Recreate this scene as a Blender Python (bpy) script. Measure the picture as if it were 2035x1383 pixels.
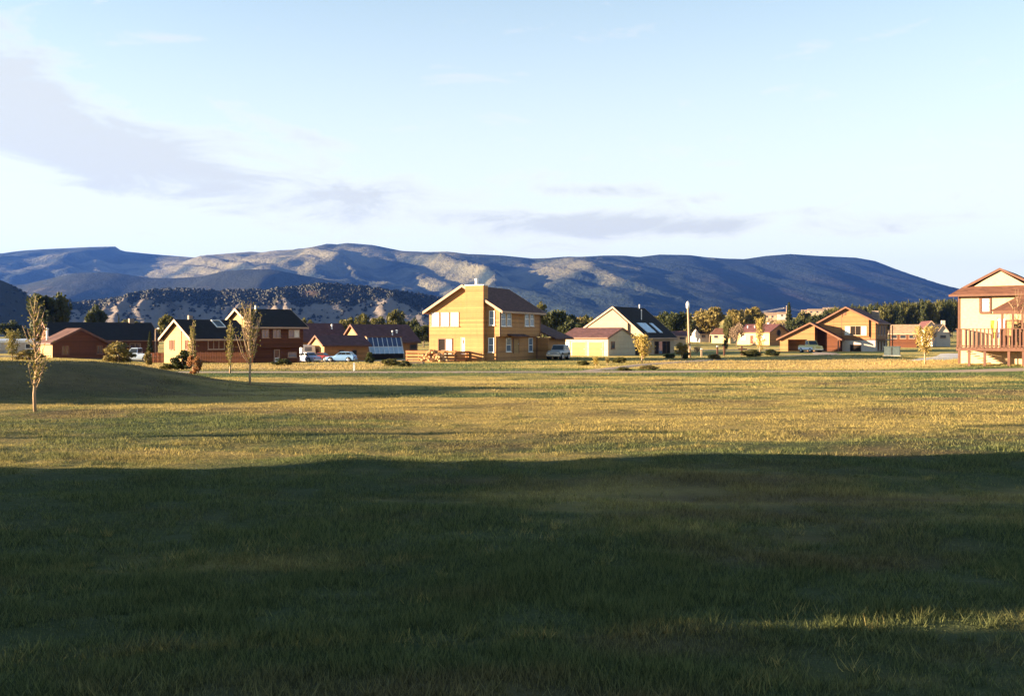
import bpy, bmesh, math, random
import numpy as np
from mathutils import Vector, Matrix

for _o in list(bpy.data.objects):
    bpy.data.objects.remove(_o, do_unlink=True)
SC = bpy.context.scene
C = SC.collection
R = math.radians
random.seed(7)
rng = np.random.default_rng(11)

# ------------------------------------------------------------------ camera
EYE = 2.6                 # eye height above the lawn
F_PX, CX, HY = 2000.0, 1017.5, 668.0
cam_d = bpy.data.cameras.new('camera')
cam_d.sensor_width = 36.0
cam_d.lens = 36.0 * F_PX / 2035.0
cam_d.shift_y = -(691.5 - HY) / 2035.0
cam_d.clip_start = 0.1
cam_d.clip_end = 30000
cam = bpy.data.objects.new('camera', cam_d)
C.objects.link(cam)
cam.location = (0, 0, EYE)
cam.rotation_euler = (R(90), 0, 0)
SC.camera = cam

# ------------------------------------------------------------------ light
SUN_EL, SUN_AZ = R(9.0), R(7.5)        # light travels towards +X, a little away from the camera
LDIR = Vector((math.cos(SUN_AZ) * math.cos(SUN_EL), math.sin(SUN_AZ) * math.cos(SUN_EL), -math.sin(SUN_EL)))
sun_d = bpy.data.lights.new('sun', 'SUN')
sun_d.energy = 5.0
sun_d.angle = R(0.5)
sun_d.color = (1.0, 0.75, 0.47)
sun = bpy.data.objects.new('sun', sun_d)
C.objects.link(sun)
sun.rotation_euler = LDIR.to_track_quat('-Z', 'Y').to_euler()
sun.location = (-60, -10, 40)

world = bpy.data.worlds.new('World')
SC.world = world
world.use_nodes = True
wn, wl = world.node_tree.nodes, world.node_tree.links
wn.clear()
w_out = wn.new('ShaderNodeOutputWorld')
w_bg = wn.new('ShaderNodeBackground')
w_bg.inputs['Strength'].default_value = 0.050
sky = wn.new('ShaderNodeTexSky')
sky.sky_type = 'NISHITA'
sky.sun_disc = False
sky.sun_elevation = SUN_EL
sky.sun_rotation = math.atan2(-LDIR.x, -LDIR.y)
sky.altitude = 2400
sky.air_density = 0.85
sky.dust_density = 1.0
sky.ozone_density = 0.2

def W(kind, **kw):
    n = wn.new(kind)
    for k, v in kw.items():
        setattr(n, k, v)
    return n
def wmath(op, a, b=None, clamp=False):
    n = W('ShaderNodeMath', operation=op)
    n.use_clamp = clamp
    for i, v in enumerate((a, b)):
        if v is None:
            continue
        if isinstance(v, (int, float)):
            n.inputs[i].default_value = v
        else:
            wl.new(v, n.inputs[i])
    return n.outputs[0]
# clouds: a broken layer, seen as direction -> azimuth / elevation
tc = W('ShaderNodeTexCoord')
sep = W('ShaderNodeSeparateXYZ')
wl.new(tc.outputs['Generated'], sep.inputs[0])
az = wmath('ARCTAN2', sep.outputs['X'], sep.outputs['Y'])
el = wmath('ARCSINE', sep.outputs['Z'])
cmb = W('ShaderNodeCombineXYZ')
wl.new(wmath('MULTIPLY', az, 2.2), cmb.inputs[0])
wl.new(wmath('MULTIPLY', el, 7.5), cmb.inputs[1])
cmb.inputs[2].default_value = 3.1
n1 = W('ShaderNodeTexNoise')
n1.inputs['Scale'].default_value = 4.2
n1.inputs['Detail'].default_value = 9
n1.inputs['Roughness'].default_value = 0.66
n1.inputs['Distortion'].default_value = 0.5
wl.new(cmb.outputs[0], n1.inputs['Vector'])
def bank(a0, e0, sa, se, tilt):
    da = wmath('SUBTRACT', az, a0)
    de = wmath('SUBTRACT', wmath('SUBTRACT', el, e0), wmath('MULTIPLY', da, tilt))
    q = wmath('ADD', wmath('POWER', wmath('DIVIDE', wmath('ABSOLUTE', da), sa), 2.0),
              wmath('POWER', wmath('DIVIDE', wmath('ABSOLUTE', de), se), 2.0))
    return wmath('POWER', 2.718, wmath('MULTIPLY', q, -1.0))
banks = [bank(-0.47, 0.235, 0.085, 0.060, -0.5), bank(-0.27, 0.146, 0.28, 0.036, -0.10), bank(-0.40, 0.185, 0.09, 0.035, -0.3),
         bank(-0.20, 0.192, 0.05, 0.010, -0.2), bank(0.13, 0.109, 0.23, 0.015, -0.04), bank(0.08, 0.143, 0.07, 0.008, 0.0), bank(0.19, 0.134, 0.05, 0.008, 0.0),
         bank(-1.2, 0.24, 0.35, 0.07, 0.1), bank(1.0, 0.16, 0.35, 0.05, 0.05), bank(2.2, 0.2, 0.5, 0.06, 0.0)]
tot = banks[0]
for b in banks[1:]:
    tot = wmath('ADD', tot, b)
dens = wmath('MULTIPLY', wmath('ADD', wmath('MULTIPLY', tot, 0.57), wmath('SUBTRACT', wmath('MULTIPLY', n1.outputs[0], 2.1), 1.22)), 1.7, True)
mixc = W('ShaderNodeMix', data_type='RGBA')
veil = W('ShaderNodeMix', data_type='RGBA')          # thin high cirrus over the whole sky
wl.new(wmath('ADD', 0.05, wmath('MULTIPLY', wmath('POWER', 2.718, wmath('MULTIPLY', wmath('MULTIPLY', el, el), -12.0)), 0.88)), veil.inputs[0])
tint = W('ShaderNodeMix', data_type='RGBA', blend_type='MULTIPLY')
tint.inputs[0].default_value = 1.0
wl.new(sky.outputs[0], tint.inputs[6])
tint.inputs[7].default_value = (0.86, 1.04, 1.0, 1)
wl.new(tint.outputs[2], veil.inputs[6])
veil.inputs[7].default_value = (3.1, 3.05, 2.68, 1)
wl.new(wmath('MULTIPLY', dens, 0.9, True), mixc.inputs[0])
wl.new(veil.outputs[2], mixc.inputs[6])
ccol = W('ShaderNodeMix', data_type='RGBA')          # thin sunlit edges are white, the thicker parts lilac grey
wl.new(wmath('MULTIPLY', wmath('SUBTRACT', dens, 0.18), 1.5, True), ccol.inputs[0])
ccol.inputs[6].default_value = (3.05, 2.85, 2.65, 1)
ccol.inputs[7].default_value = (2.24, 2.30, 2.22, 1)
wl.new(ccol.outputs[2], mixc.inputs[7])
wl.new(mixc.outputs[2], w_bg.inputs['Color'])
wl.new(w_bg.outputs[0], w_out.inputs['Surface'])

SC.view_settings.view_transform = 'Standard'
SC.view_settings.look = 'None'
SC.view_settings.exposure = 2.9
SC.view_settings.gamma = 1.0
SC.view_settings.use_curve_mapping = False
SC.render.engine = 'CYCLES'
SC.cycles.use_denoising = True
SC.cycles.max_bounces = 5
SC.cycles.diffuse_bounces = 2
SC.cycles.glossy_bounces = 2
SC.cycles.transparent_max_bounces = 8
SC.cycles.volume_bounces = 0
SC.cycles.sample_clamp_indirect = 4.0

# ------------------------------------------------------------------ helpers
def S(o, label=None, cat=None, group=None, kind=None):
    if label: o['label'] = label
    if cat: o['category'] = cat
    if group: o['group'] = group
    if kind: o['kind'] = kind
    return o

class MB:
    """collects simple shapes and links them as ONE mesh object"""
    def __init__(self):
        self.v, self.f = [], []
    def add(self, vs, fs):
        n = len(self.v)
        self.v.extend(vs)
        self.f.extend([tuple(i + n for i in f) for f in fs])
        return self
    def box(self, x0, x1, y0, y1, z0, z1, F=None):
        p = [(x, y, z) for z in (z0, z1) for x, y in ((x0, y0), (x1, y0), (x1, y1), (x0, y1))]
        if F: p = [F(*q) for q in p]
        return self.add(p, [(3, 2, 1, 0), (4, 5, 6, 7), (0, 1, 5, 4), (1, 2, 6, 5), (2, 3, 7, 6), (3, 0, 4, 7)])
    def prism(self, poly, axis, a, b):
        n = len(poly)
        if axis == 'y':
            vs = [(h, a, z) for h, z in poly] + [(h, b, z) for h, z in poly]
        else:
            vs = [(a, h, z) for h, z in poly] + [(b, h, z) for h, z in poly]
        fs = [tuple(range(n)), tuple(range(2 * n - 1, n - 1, -1))]
        fs += [(i, (i + 1) % n, n + (i + 1) % n, n + i) for i in range(n)]
        return self.add(vs, fs)
    def tube(self, pts, radii, n=6):
        rings = []
        for i, p in enumerate(pts):
            p = Vector(p)
            d = (Vector(pts[min(i + 1, len(pts) - 1)]) - Vector(pts[max(i - 1, 0)])).normalized()
            up = Vector((0, 0, 1)) if abs(d.z) < 0.9 else Vector((1, 0, 0))
            a = d.cross(up).normalized(); b = d.cross(a)
            rings.append([tuple(p + (a * math.cos(6.2832 * k / n) + b * math.sin(6.2832 * k / n)) * radii[i]) for k in range(n)])
        vs = [q for r in rings for q in r]
        fs = []
        for i in range(len(pts) - 1):
            for k in range(n):
                fs.append((i * n + k, i * n + (k + 1) % n, (i + 1) * n + (k + 1) % n, (i + 1) * n + k))
        fs.append(tuple(range(n - 1, -1, -1)))
        m = (len(pts) - 1) * n
        fs.append(tuple(range(m, m + n)))
        return self.add(vs, fs)
    def mesh(self, name, mat=None, smooth=False):
        me = bpy.data.meshes.new(name)
        me.from_pydata(self.v, [], self.f)
        bm = bmesh.new(); bm.from_mesh(me)
        bmesh.ops.recalc_face_normals(bm, faces=bm.faces)
        bm.to_mesh(me); bm.free()
        if mat: me.materials.append(mat)
        if smooth:
            for p in me.polygons: p.use_smooth = True
        return me
    def build(self, name, mat, parent=None, smooth=False):
        return link(name, self.mesh(name, mat, smooth), parent)

def link(name, me, parent=None):
    o = bpy.data.objects.new(name, me)
    C.objects.link(o)
    if parent is not None: o.parent = parent
    return o
def empty(name, loc, rz=0.0):
    o = bpy.data.objects.new(name, None)
    C.objects.link(o)
    o.location = loc; o.rotation_euler = (0, 0, rz)
    o.empty_display_size = 0.3
    return o
def copy_tree(o, parent=None):
    c = o.copy(); C.objects.link(c); c.parent = parent
    for ch in o.children: copy_tree(ch, c)
    return c
def raw_mesh(name, verts, faces, mat):
    """numpy verts (n,3) and faces (m,k) -> mesh"""
    me = bpy.data.meshes.new(name)
    n, (m, k) = len(verts), faces.shape
    me.vertices.add(n); me.vertices.foreach_set('co', verts.astype(np.float32).ravel())
    me.loops.add(m * k); me.loops.foreach_set('vertex_index', faces.astype(np.int32).ravel())
    me.polygons.add(m); me.polygons.foreach_set('loop_start', np.arange(0, m * k, k, dtype=np.int32))
    me.polygons.foreach_set('loop_total', np.full(m, k, dtype=np.int32))
    me.update(calc_edges=True)
    me.validate()
    if mat: me.materials.append(mat)
    return me
def attr(me, name, vals):
    a = me.attributes.new(name, 'FLOAT', 'POINT')
    a.data.foreach_set('value', np.asarray(vals, dtype=np.float32))

# ---- noise in numpy
_perm = np.random.default_rng(5).random((256, 256))
def vnoise(x, y, seed=0):
    x = np.asarray(x, float) + seed * 17.31; y = np.asarray(y, float) + seed * 41.7
    xi = np.floor(x).astype(int); yi = np.floor(y).astype(int)
    fx, fy = x - xi, y - yi
    fx = fx * fx * fx * (fx * (fx * 6 - 15) + 10); fy = fy * fy * fy * (fy * (fy * 6 - 15) + 10)
    a = _perm[xi & 255, yi & 255]; b = _perm[(xi + 1) & 255, yi & 255]
    c = _perm[xi & 255, (yi + 1) & 255]; d = _perm[(xi + 1) & 255, (yi + 1) & 255]
    return (a * (1 - fx) + b * fx) * (1 - fy) + (c * (1 - fx) + d * fx) * fy
def fbm(x, y, oct=4, seed=0, gain=0.5):
    s, a, t = 0, 1.0, 0
    for i in range(oct):
        s = s + a * (vnoise(x * 2 ** i, y * 2 ** i, seed + i) - 0.5); t += a; a *= gain
    return s / t * 2
def ridged(x, y, oct=4, seed=0, gain=0.55):
    s, a, t = 0, 1.0, 0
    for i in range(oct):
        s = s + a * (1 - np.abs(2 * vnoise(x * 2 ** i, y * 2 ** i, seed + i) - 1)); t += a; a *= gain
    return s / t
def ss(a, b, x):
    t = np.clip((x - a) / (b - a), 0, 1)
    return t * t * (3 - 2 * t)
def bell(x, y, cx, cy, rx, ry, flat=0.4):
    return 1 - ss(flat, 1.0, np.sqrt(((x - cx) / rx) ** 2 + ((y - cy) / ry) ** 2))

# ------------------------------------------------------------------ materials
MATS = {}
class NT:
    def __init__(self, name):
        self.m = bpy.data.materials.new(name); self.m.use_nodes = True
        self.t = self.m.node_tree; self.t.nodes.clear()
        self.out = self.n('ShaderNodeOutputMaterial')
    def n(self, kind, **kw):
        q = self.t.nodes.new(kind)
        for k, v in kw.items(): setattr(q, k, v)
        return q
    def l(self, a, b): self.t.links.new(a, b)
    def val(self, sock, v):
        if hasattr(v, 'links') or hasattr(v, 'is_linked'): self.l(v, sock)
        else: sock.default_value = v
    def math(self, op, a, b=0.0, clamp=False):
        q = self.n('ShaderNodeMath', operation=op); q.use_clamp = clamp
        self.val(q.inputs[0], a); self.val(q.inputs[1], b)
        return q.outputs[0]
    def mix(self, f, a, b, mode='MIX'):
        q = self.n('ShaderNodeMix', data_type='RGBA', blend_type=mode)
        self.val(q.inputs[0], f)
        for i, v in ((6, a), (7, b)):
            if isinstance(v, (tuple, list)): q.inputs[i].default_value = (*v[:3], 1)
            else: self.l(v, q.inputs[i])
        return q.outputs[2]
    def noise(self, vec, scale, detail=3, rough=0.55, dist=0.0):
        q = self.n('ShaderNodeTexNoise')
        q.inputs['Scale'].default_value = scale; q.inputs['Detail'].default_value = detail
        q.inputs['Roughness'].default_value = rough; q.inputs['Distortion'].default_value = dist
        if vec is not None: self.l(vec, q.inputs['Vector'])
        return q.outputs[0]
    def ramp(self, f, p0, p1):
        q = self.n('ShaderNodeMapRange'); q.interpolation_type = 'SMOOTHSTEP'
        self.l(f, q.inputs[0]); q.inputs[1].default_value = p0; q.inputs[2].default_value = p1
        return q.outputs[0]
    def obj(self): return self.n('ShaderNodeTexCoord').outputs['Object']
    def pos(self): return self.n('ShaderNodeNewGeometry').outputs['Position']
    def scaled(self, vec, s):
        q = self.n('ShaderNodeMapping'); self.l(vec, q.inputs[0]); q.inputs['Scale'].default_value = s
        return q.outputs[0]
    def attr(self, name): return self.n('ShaderNodeAttribute', attribute_name=name).outputs['Fac']
    def bsdf(self, col, rough=0.7, spec=0.3, metal=0.0, height=None, dist=0.02, bump=0.6, trans=None):
        b = self.n('ShaderNodeBsdfPrincipled')
        if isinstance(col, (tuple, list)): b.inputs['Base Color'].default_value = (*col[:3], 1)
        else: self.l(col, b.inputs['Base Color'])
        self.val(b.inputs['Roughness'], rough)
        b.inputs['Specular IOR Level'].default_value = spec
        b.inputs['Metallic'].default_value = metal
        if height is not None:
            k = self.n('ShaderNodeBump'); k.inputs['Strength'].default_value = bump; k.inputs['Distance'].default_value = dist
            self.l(height, k.inputs['Height']); self.l(k.outputs[0], b.inputs['Normal'])
        s = b.outputs[0]
        if trans is not None:
            t = self.n('ShaderNodeBsdfTranslucent')
            if isinstance(trans[0], (tuple, list)): t.inputs[0].default_value = (*trans[0][:3], 1)
            else: self.l(trans[0], t.inputs[0])
            mx = self.n('ShaderNodeMixShader'); mx.inputs[0].default_value = trans[1]
            self.l(s, mx.inputs[1]); self.l(t.outputs[0], mx.inputs[2]); s = mx.outputs[0]
        self.l(s, self.out.inputs['Surface'])
        return self.m

def plain(name, col, rough=0.6, spec=0.3, metal=0.0, var=0.12, scale=3.0):
    if name in MATS: return MATS[name]
    t = NT(name); v = t.obj()
    n = t.noise(v, scale, 5)
    c = t.mix(t.ramp(n, 0.3, 0.7), [x * (1 - var) for x in col], [min(1, x * (1 + var)) for x in col])
    MATS[name] = t.bsdf(c, rough, spec, metal)
    return MATS[name]
def siding(name, col, pitch=0.2, vertical=False, var=0.22, line=0.55):
    """lapped boards: colour varies board by board, a shadow groove between them"""
    if name in MATS: return MATS[name]
    col = [x * 0.70 for x in col]
    t = NT(name); v = t.obj(); sp = t.n('ShaderNodeSeparateXYZ'); t.l(v, sp.inputs[0])
    h = t.math('ADD', sp.outputs[0], t.math('MULTIPLY', sp.outputs[1], 1.0)) if vertical else sp.outputs[2]
    b = t.math('DIVIDE', h, pitch)
    fl = t.math('FLOOR', b); fr = t.math('FRACT', b)
    wn_ = t.n('ShaderNodeTexWhiteNoise', noise_dimensions='1D'); t.l(fl, wn_.inputs['W'])
    grain = t.noise(t.scaled(v, (6, 6, 0.6) if vertical else (0.6, 0.6, 6)), 3.0, 4)
    wear = t.noise(v, 0.5, 4)
    c = t.mix(wn_.outputs[0], [x * (1 - var) for x in col], [x * (1 + var) for x in col])
    c = t.mix(t.math('MULTIPLY', t.ramp(grain, 0.35, 0.75), 0.35), c, [x * 0.6 for x in col])
    c = t.mix(t.math('MULTIPLY', t.ramp(wear, 0.45, 0.75), 0.35), c, [x * 1.3 for x in col])
    streak = t.noise(t.scaled(v, (2.2, 2.2, 0.25)), 1.2, 4)
    c = t.mix(t.math('MULTIPLY', t.ramp(streak, 0.52, 0.78), 0.4), c, [x * 0.55 for x in col])
    groove = t.math('LESS_THAN', fr, 0.12)
    c = t.mix(t.math('MULTIPLY', groove, line), c, [x * 0.35 for x in col])
    MATS[name] = t.bsdf(c, 0.75, 0.2, height=t.math('ADD', fr, t.math('MULTIPLY', grain, 0.1)), dist=0.012, bump=0.5)
    return MATS[name]
def shingles(name, col, var=0.25):
    if name in MATS: return MATS[name]
    col = [x * 0.78 for x in col]
    t = NT(name); v = t.obj()
    sp = t.n('ShaderNodeSeparateXYZ'); t.l(v, sp.inputs[0])
    row = t.math('DIVIDE', sp.outputs[2], 0.09); fl = t.math('FLOOR', row); fr = t.math('FRACT', row)
    cb = t.n('ShaderNodeCombineXYZ')
    t.l(t.math('FLOOR', t.math('ADD', t.math('MULTIPLY', t.math('ADD', sp.outputs[0], sp.outputs[1]), 2.6), t.math('MULTIPLY', fl, 0.5))), cb.inputs[0]); t.l(fl, cb.inputs[1])
    wn_ = t.n('ShaderNodeTexWhiteNoise', noise_dimensions='3D'); t.l(cb.outputs[0], wn_.inputs[0])
    c = t.mix(wn_.outputs[0], [x * (1 - var) for x in col], [x * (1 + var) for x in col])
    n = t.noise(v, 0.8, 5)
    c = t.mix(t.math('MULTIPLY', t.ramp(n, 0.4, 0.75), 0.4), c, [x * 0.7 for x in col])
    MATS[name] = t.bsdf(c, 0.9, 0.15, height=fr, dist=0.015, bump=0.6)
    return MATS[name]
def glass(name, col=(0.03, 0.04, 0.06), rough=0.06):
    if name in MATS: return MATS[name]
    t = NT(name); n = t.noise(t.obj(), 1.3, 2)
    MATS[name] = t.bsdf(t.mix(n, [x * 0.6 for x in col], [x * 1.5 for x in col]), rough, 0.42)
    return MATS[name]
def leafmat(name, col, col2, tr=0.35):
    if name in MATS: return MATS[name]
    t = NT(name)
    v = t.n('ShaderNodeNewGeometry').outputs['Random Per Island']
    n = t.noise(t.obj(), 0.9, 3)
    f = t.math('ADD', t.math('MULTIPLY', v, 0.6), t.math('MULTIPLY', n, 0.45), True)
    c = t.mix(f, col, col2)
    MATS[name] = t.bsdf(c, 0.65, 0.2, trans=(c, tr))
    return MATS[name]
def bark(name, col):
    if name in MATS: return MATS[name]
    t = NT(name); n = t.noise(t.scaled(t.obj(), (8, 8, 1.5)), 4, 5)
    MATS[name] = t.bsdf(t.mix(n, [x * 0.55 for x in col], [x * 1.3 for x in col]), 0.9, 0.1, height=n, dist=0.02)
    return MATS[name]

# ================================================================== the lie of the land
def g_smooth(x, y):
    x = np.asarray(x, float); y = np.asarray(y, float)
    z = 1.22 * bell(x, y, -27.5, 50, 15.5, 13, 0.38)                         # grassed mound on the left
    z = z - 0.85 * bell(x, y, -30, 136, 30, 42, 0.35)                       # the street on the left lies lower
    z = z + 0.5 * bell(x, y, 42, 84, 16, 16, 0.3)                           # rise under the right-hand house
    z = z - 0.22 * bell(x, y, 18, 145, 18, 30, 0.4)
    z = z + 0.35 * bell(x, y, 38, 116, 12, 9, 0.1)                          # low berm before the yellow house
    z = z + 2.0 * ss(205, 420, y) + 13.0 * bell(x, y, 190, 720, 150, 170, 0.3) * 1.0
    z = z + 0.12 * bell(x, y, 4, 21.5, 4.5, 1.6, 0.0) + 0.16 * bell(x, y, -3.6, 21.0, 2.6, 1.2, 0.0)
    return z
def g(x, y):
    x = np.asarray(x, float); y = np.asarray(y, float)
    z = g_smooth(x, y)
    near = (1 - ss(60, 76, y)) * (1 - ss(45, 80, np.abs(x)))
    w = fbm(x * 0.055, y * 0.16, 3, 3) * 0.10 + fbm(x * 0.22, y * 0.55, 3, 8) * 0.075 + fbm(x * 0.7, y * 1.5, 3, 21) * 0.040
    return z + w * near + fbm(x * 0.02, y * 0.03, 2, 33) * 0.10 * ss(80, 140, y) * (1 - ss(60, 130, np.abs(x)))
def G(x, y): return float(g(np.array([x]), np.array([y]))[0])
def at(px, Y): return (px - CX) / F_PX * Y
def zat(py, Y): return EYE - (py - HY) / F_PX * Y
def on_ground(px, py):
    """where the sight line through a measured point of the photograph meets the ground"""
    Y = 30.0
    for Y in np.arange(8, 420, 0.5):
        if zat(py, Y) <= G(at(px, Y), Y): break
    return at(px, Y), float(Y)
def straw(x, y):
    """0 green .. 1 dry straw, with lawn shade painted in"""
    s = 0.10 + 0.56 * ss(10, 30, y) + 0.75 * fbm(x * 0.05, y * 0.13, 4, 50) + 0.5 * fbm(x * 0.35, y * 0.8, 3, 60)  # distance ramp paints the shaded near lawn greener, the sunlit lawn drier
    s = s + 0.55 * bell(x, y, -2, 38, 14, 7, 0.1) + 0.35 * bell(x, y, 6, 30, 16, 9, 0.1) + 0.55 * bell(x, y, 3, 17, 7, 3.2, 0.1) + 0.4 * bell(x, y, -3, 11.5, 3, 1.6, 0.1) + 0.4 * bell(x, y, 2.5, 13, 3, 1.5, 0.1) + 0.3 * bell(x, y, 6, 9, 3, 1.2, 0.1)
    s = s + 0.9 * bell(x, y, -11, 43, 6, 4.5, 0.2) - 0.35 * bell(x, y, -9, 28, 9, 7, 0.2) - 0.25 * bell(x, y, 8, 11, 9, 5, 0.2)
    s = s - 0.2 * bell(x, y, -26, 47, 16, 13, 0.3) - 0.35 * ss(58, 68, y) * (1 - ss(75, 80, y))  # less straw on the mound, a darker colour standing for its shade
    return np.clip(s, 0, 1)
def dirt_shade(x, y):
    """brown thatch and bare earth in the turf, and shade painted on the mound"""
    d = 0.75 * bell(x, y, -26, 47, 17, 13, 0.4) + 0.9 * np.clip(fbm(x * 0.22, y * 0.5, 4, 210) - 0.12, 0, 1) * 2.0 + 0.8 * np.clip(fbm(x * 0.8, y * 1.6, 3, 230) - 0.3, 0, 1)  # mound term browns and darkens the turf colour for its shade
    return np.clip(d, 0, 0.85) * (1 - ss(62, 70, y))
def field(x, y):
    """dry hay strip beyond the path"""
    a = ss(77, 80, y) * (1 - ss(112, 120, y + x * 0.1)) * ss(9, 15, x - (y - 80) * 0.05) * (1 - ss(-3, 4, x - (35 - (y - 80) * -0.35)))
    b = ss(76, 79, y) * (1 - ss(92, 96, y)) * (1 - ss(-12, -9, x))
    return np.clip(a + b, 0, 1)

def spaced(parts):
    out = [parts[0][0]]
    for a, b, s0, s1 in parts:
        p = a
        while p < b - 1e-6:
            f = (p - a) / (b - a)
            p += s0 * (s1 / s0) ** f
            out.append(min(p, b))
    return np.array(sorted(set(np.round(out, 4))))
xs = spaced([(-5000, -400, 500, 60), (-400, -70, 60, 4), (-70, -26, 4, 0.5), (-26, 28, 0.34, 0.34), (28, 80, 0.5, 4), (80, 420, 4, 50), (420, 5000, 60, 500)])
ys = spaced([(-500, -20, 60, 5), (-20, 5, 5, 0.5), (5, 45, 0.25, 0.25), (45, 120, 0.4, 1.0), (120, 400, 1.5, 12), (400, 1000, 12, 40), (1000, 7900, 60, 500)])
GX, GY = np.meshgrid(xs, ys)
gv = np.stack([GX, GY, g(GX, GY)], -1).reshape(-1, 3)
nx, ny = len(xs), len(ys)
idx = np.arange(nx * ny).reshape(ny, nx)
gf = np.stack([idx[:-1, :-1], idx[:-1, 1:], idx[1:, 1:], idx[1:, :-1]], -1).reshape(-1, 4)

def grass_material(name, blade):
    t = NT(name); p = t.pos()
    s = t.attr('straw'); fl = t.attr('field')
    n1_ = t.noise(p, 1.7, 5); n2_ = t.noise(t.scaled(p, (0.35, 1.0, 1.0)), 0.5, 4)
    f = t.math('ADD', s, t.math('MULTIPLY', t.math('SUBTRACT', n1_, 0.5), 0.55), True)
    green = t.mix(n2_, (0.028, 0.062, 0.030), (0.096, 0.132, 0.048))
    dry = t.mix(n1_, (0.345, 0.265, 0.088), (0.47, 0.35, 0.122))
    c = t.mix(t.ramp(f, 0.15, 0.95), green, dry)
    c = t.mix(t.attr('dirt_shade'), c, t.mix(n1_, (0.105, 0.074, 0.045), (0.195, 0.138, 0.074)))
    c = t.mix(fl, c, t.mix(n1_, (0.34, 0.24, 0.09), (0.47, 0.335, 0.14)))
    if blade:
        r = t.n('ShaderNodeNewGeometry').outputs['Random Per Island']
        c = t.mix(t.ramp(r, 0.0, 0.9), t.mix(0.62, c, (0.015, 0.018, 0.010)), t.mix(0.28, c, (0.36, 0.33, 0.11)))
        return t.bsdf(c, 0.7, 0.12, trans=(c, 0.35))
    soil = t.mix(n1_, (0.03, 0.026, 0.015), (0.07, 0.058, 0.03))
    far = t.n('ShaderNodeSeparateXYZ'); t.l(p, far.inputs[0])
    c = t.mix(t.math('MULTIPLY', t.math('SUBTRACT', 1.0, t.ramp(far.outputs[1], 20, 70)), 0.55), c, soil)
    h = t.math('ADD', t.noise(p, 9, 4, 0.7), t.math('MULTIPLY', t.noise(t.scaled(p, (0.5, 1.4, 1)), 1.2, 4), 2.0))
    return t.bsdf(c, 0.95, 0.05, height=h, dist=0.12, bump=1.0)
m_ground = grass_material('lawn_soil_and_turf', False)
m_blade = grass_material('grass_blades', True)
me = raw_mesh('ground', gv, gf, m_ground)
attr(me, 'straw', straw(gv[:, 0], gv[:, 1])); attr(me, 'field', field(gv[:, 0], gv[:, 1])); attr(me, 'dirt_shade', dirt_shade(gv[:, 0], gv[:, 1]))
me.shade_smooth()
S(link('ground', me), kind='structure')

def blades(name, n, ya, yb, h0, h1, w0, w1, dens_fn=None, xm=1.15, label=None):
    y = np.sqrt(rng.uniform(ya * ya, yb * yb, n))
    x = (rng.uniform(-1, 1, n)) * (0.51 * xm * y + 0.6)
    tuft = fbm(x * 1.3, y * 1.3, 3, 70)
    keep = (tuft + rng.normal(0, 0.35, n)) > -0.28
    if dens_fn is not None: keep &= rng.random(n) < dens_fn(x, y)
    x, y, tuft = x[keep], y[keep], tuft[keep]; n = len(x)
    z = g(x, y) - 0.006
    h = rng.uniform(h0, h1, n) * (0.85 + 0.9 * np.clip(tuft, -0.6, 1)) * (1 + 0.7 * fbm(x * 0.35, y * 0.7, 2, 77)) * (1.15 - 0.35 * straw(x, y))
    w = rng.uniform(w0, w1, n)
    a = rng.uniform(0, 6.283, n); la = rng.uniform(0, 6.283, n); ln = rng.uniform(0.15, 0.75, n) * h
    dx, dy = np.cos(a) * w / 2, np.sin(a) * w / 2
    v = np.empty((n, 3, 3))
    v[:, 0] = np.stack([x - dx, y - dy, z], -1); v[:, 1] = np.stack([x + dx, y + dy, z], -1)
    v[:, 2] = np.stack([x + np.cos(la) * ln, y + np.sin(la) * ln, z + h], -1)
    s = np.repeat(straw(x, y), 3); f = np.repeat(field(x, y), 3)
    return v.reshape(-1, 3), s, f
def grass_object(name, sets, label):
    v = np.concatenate([q[0] for q in sets]); s = np.concatenate([q[1] for q in sets]); f = np.concatenate([q[2] for q in sets])
    me = raw_mesh(name, v, np.arange(len(v)).reshape(-1, 3), m_blade)
    attr(me, 'straw', s); attr(me, 'field', f); attr(me, 'dirt_shade', dirt_shade(v[:, 0], v[:, 1]))
    return S(link(name, me), label, 'grass', kind='stuff')
nopath = lambda x, y: 1.0 - (np.abs(y - path_y(x)) < 1.5) * 1.0
def path_y(x): return 72.6 + 0.8 * np.sin(x * 0.06) + 0.012 * np.clip(-x, 0, 60) ** 1.0
def tufts(n, ya, yb, per, h0, h1):
    ty = np.sqrt(rng.uniform(ya * ya, yb * yb, n)); tx = rng.uniform(-1, 1, n) * (0.59 * ty + 0.6)
    sp = rng.uniform(0.03, 0.10, n)
    x = np.repeat(tx, per) + rng.normal(0, 1, n * per) * np.repeat(sp, per); y = np.repeat(ty, per) + rng.normal(0, 1, n * per) * np.repeat(sp, per)
    z = g(x, y) - 0.005; m = n * per
    h = rng.uniform(h0, h1, m) * np.repeat(rng.uniform(0.6, 1.3, n), per); w = rng.uniform(0.006, 0.013, m)
    a = rng.uniform(0, 6.283, m); la = rng.uniform(0, 6.283, m); ln = rng.uniform(0.3, 1.0, m) * h
    v = np.empty((m, 3, 3))
    v[:, 0] = np.stack([x - np.cos(a) * w / 2, y - np.sin(a) * w / 2, z], -1); v[:, 1] = np.stack([x + np.cos(a) * w / 2, y + np.sin(a) * w / 2, z], -1)
    v[:, 2] = np.stack([x + np.cos(la) * ln, y + np.sin(la) * ln, z + h], -1)
    st_ = np.repeat(np.clip(straw(x, y) + np.repeat(rng.normal(-0.15, 0.35, n), per), 0, 1), 3)
    return v.reshape(-1, 3), st_, np.zeros(3 * m)
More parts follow.
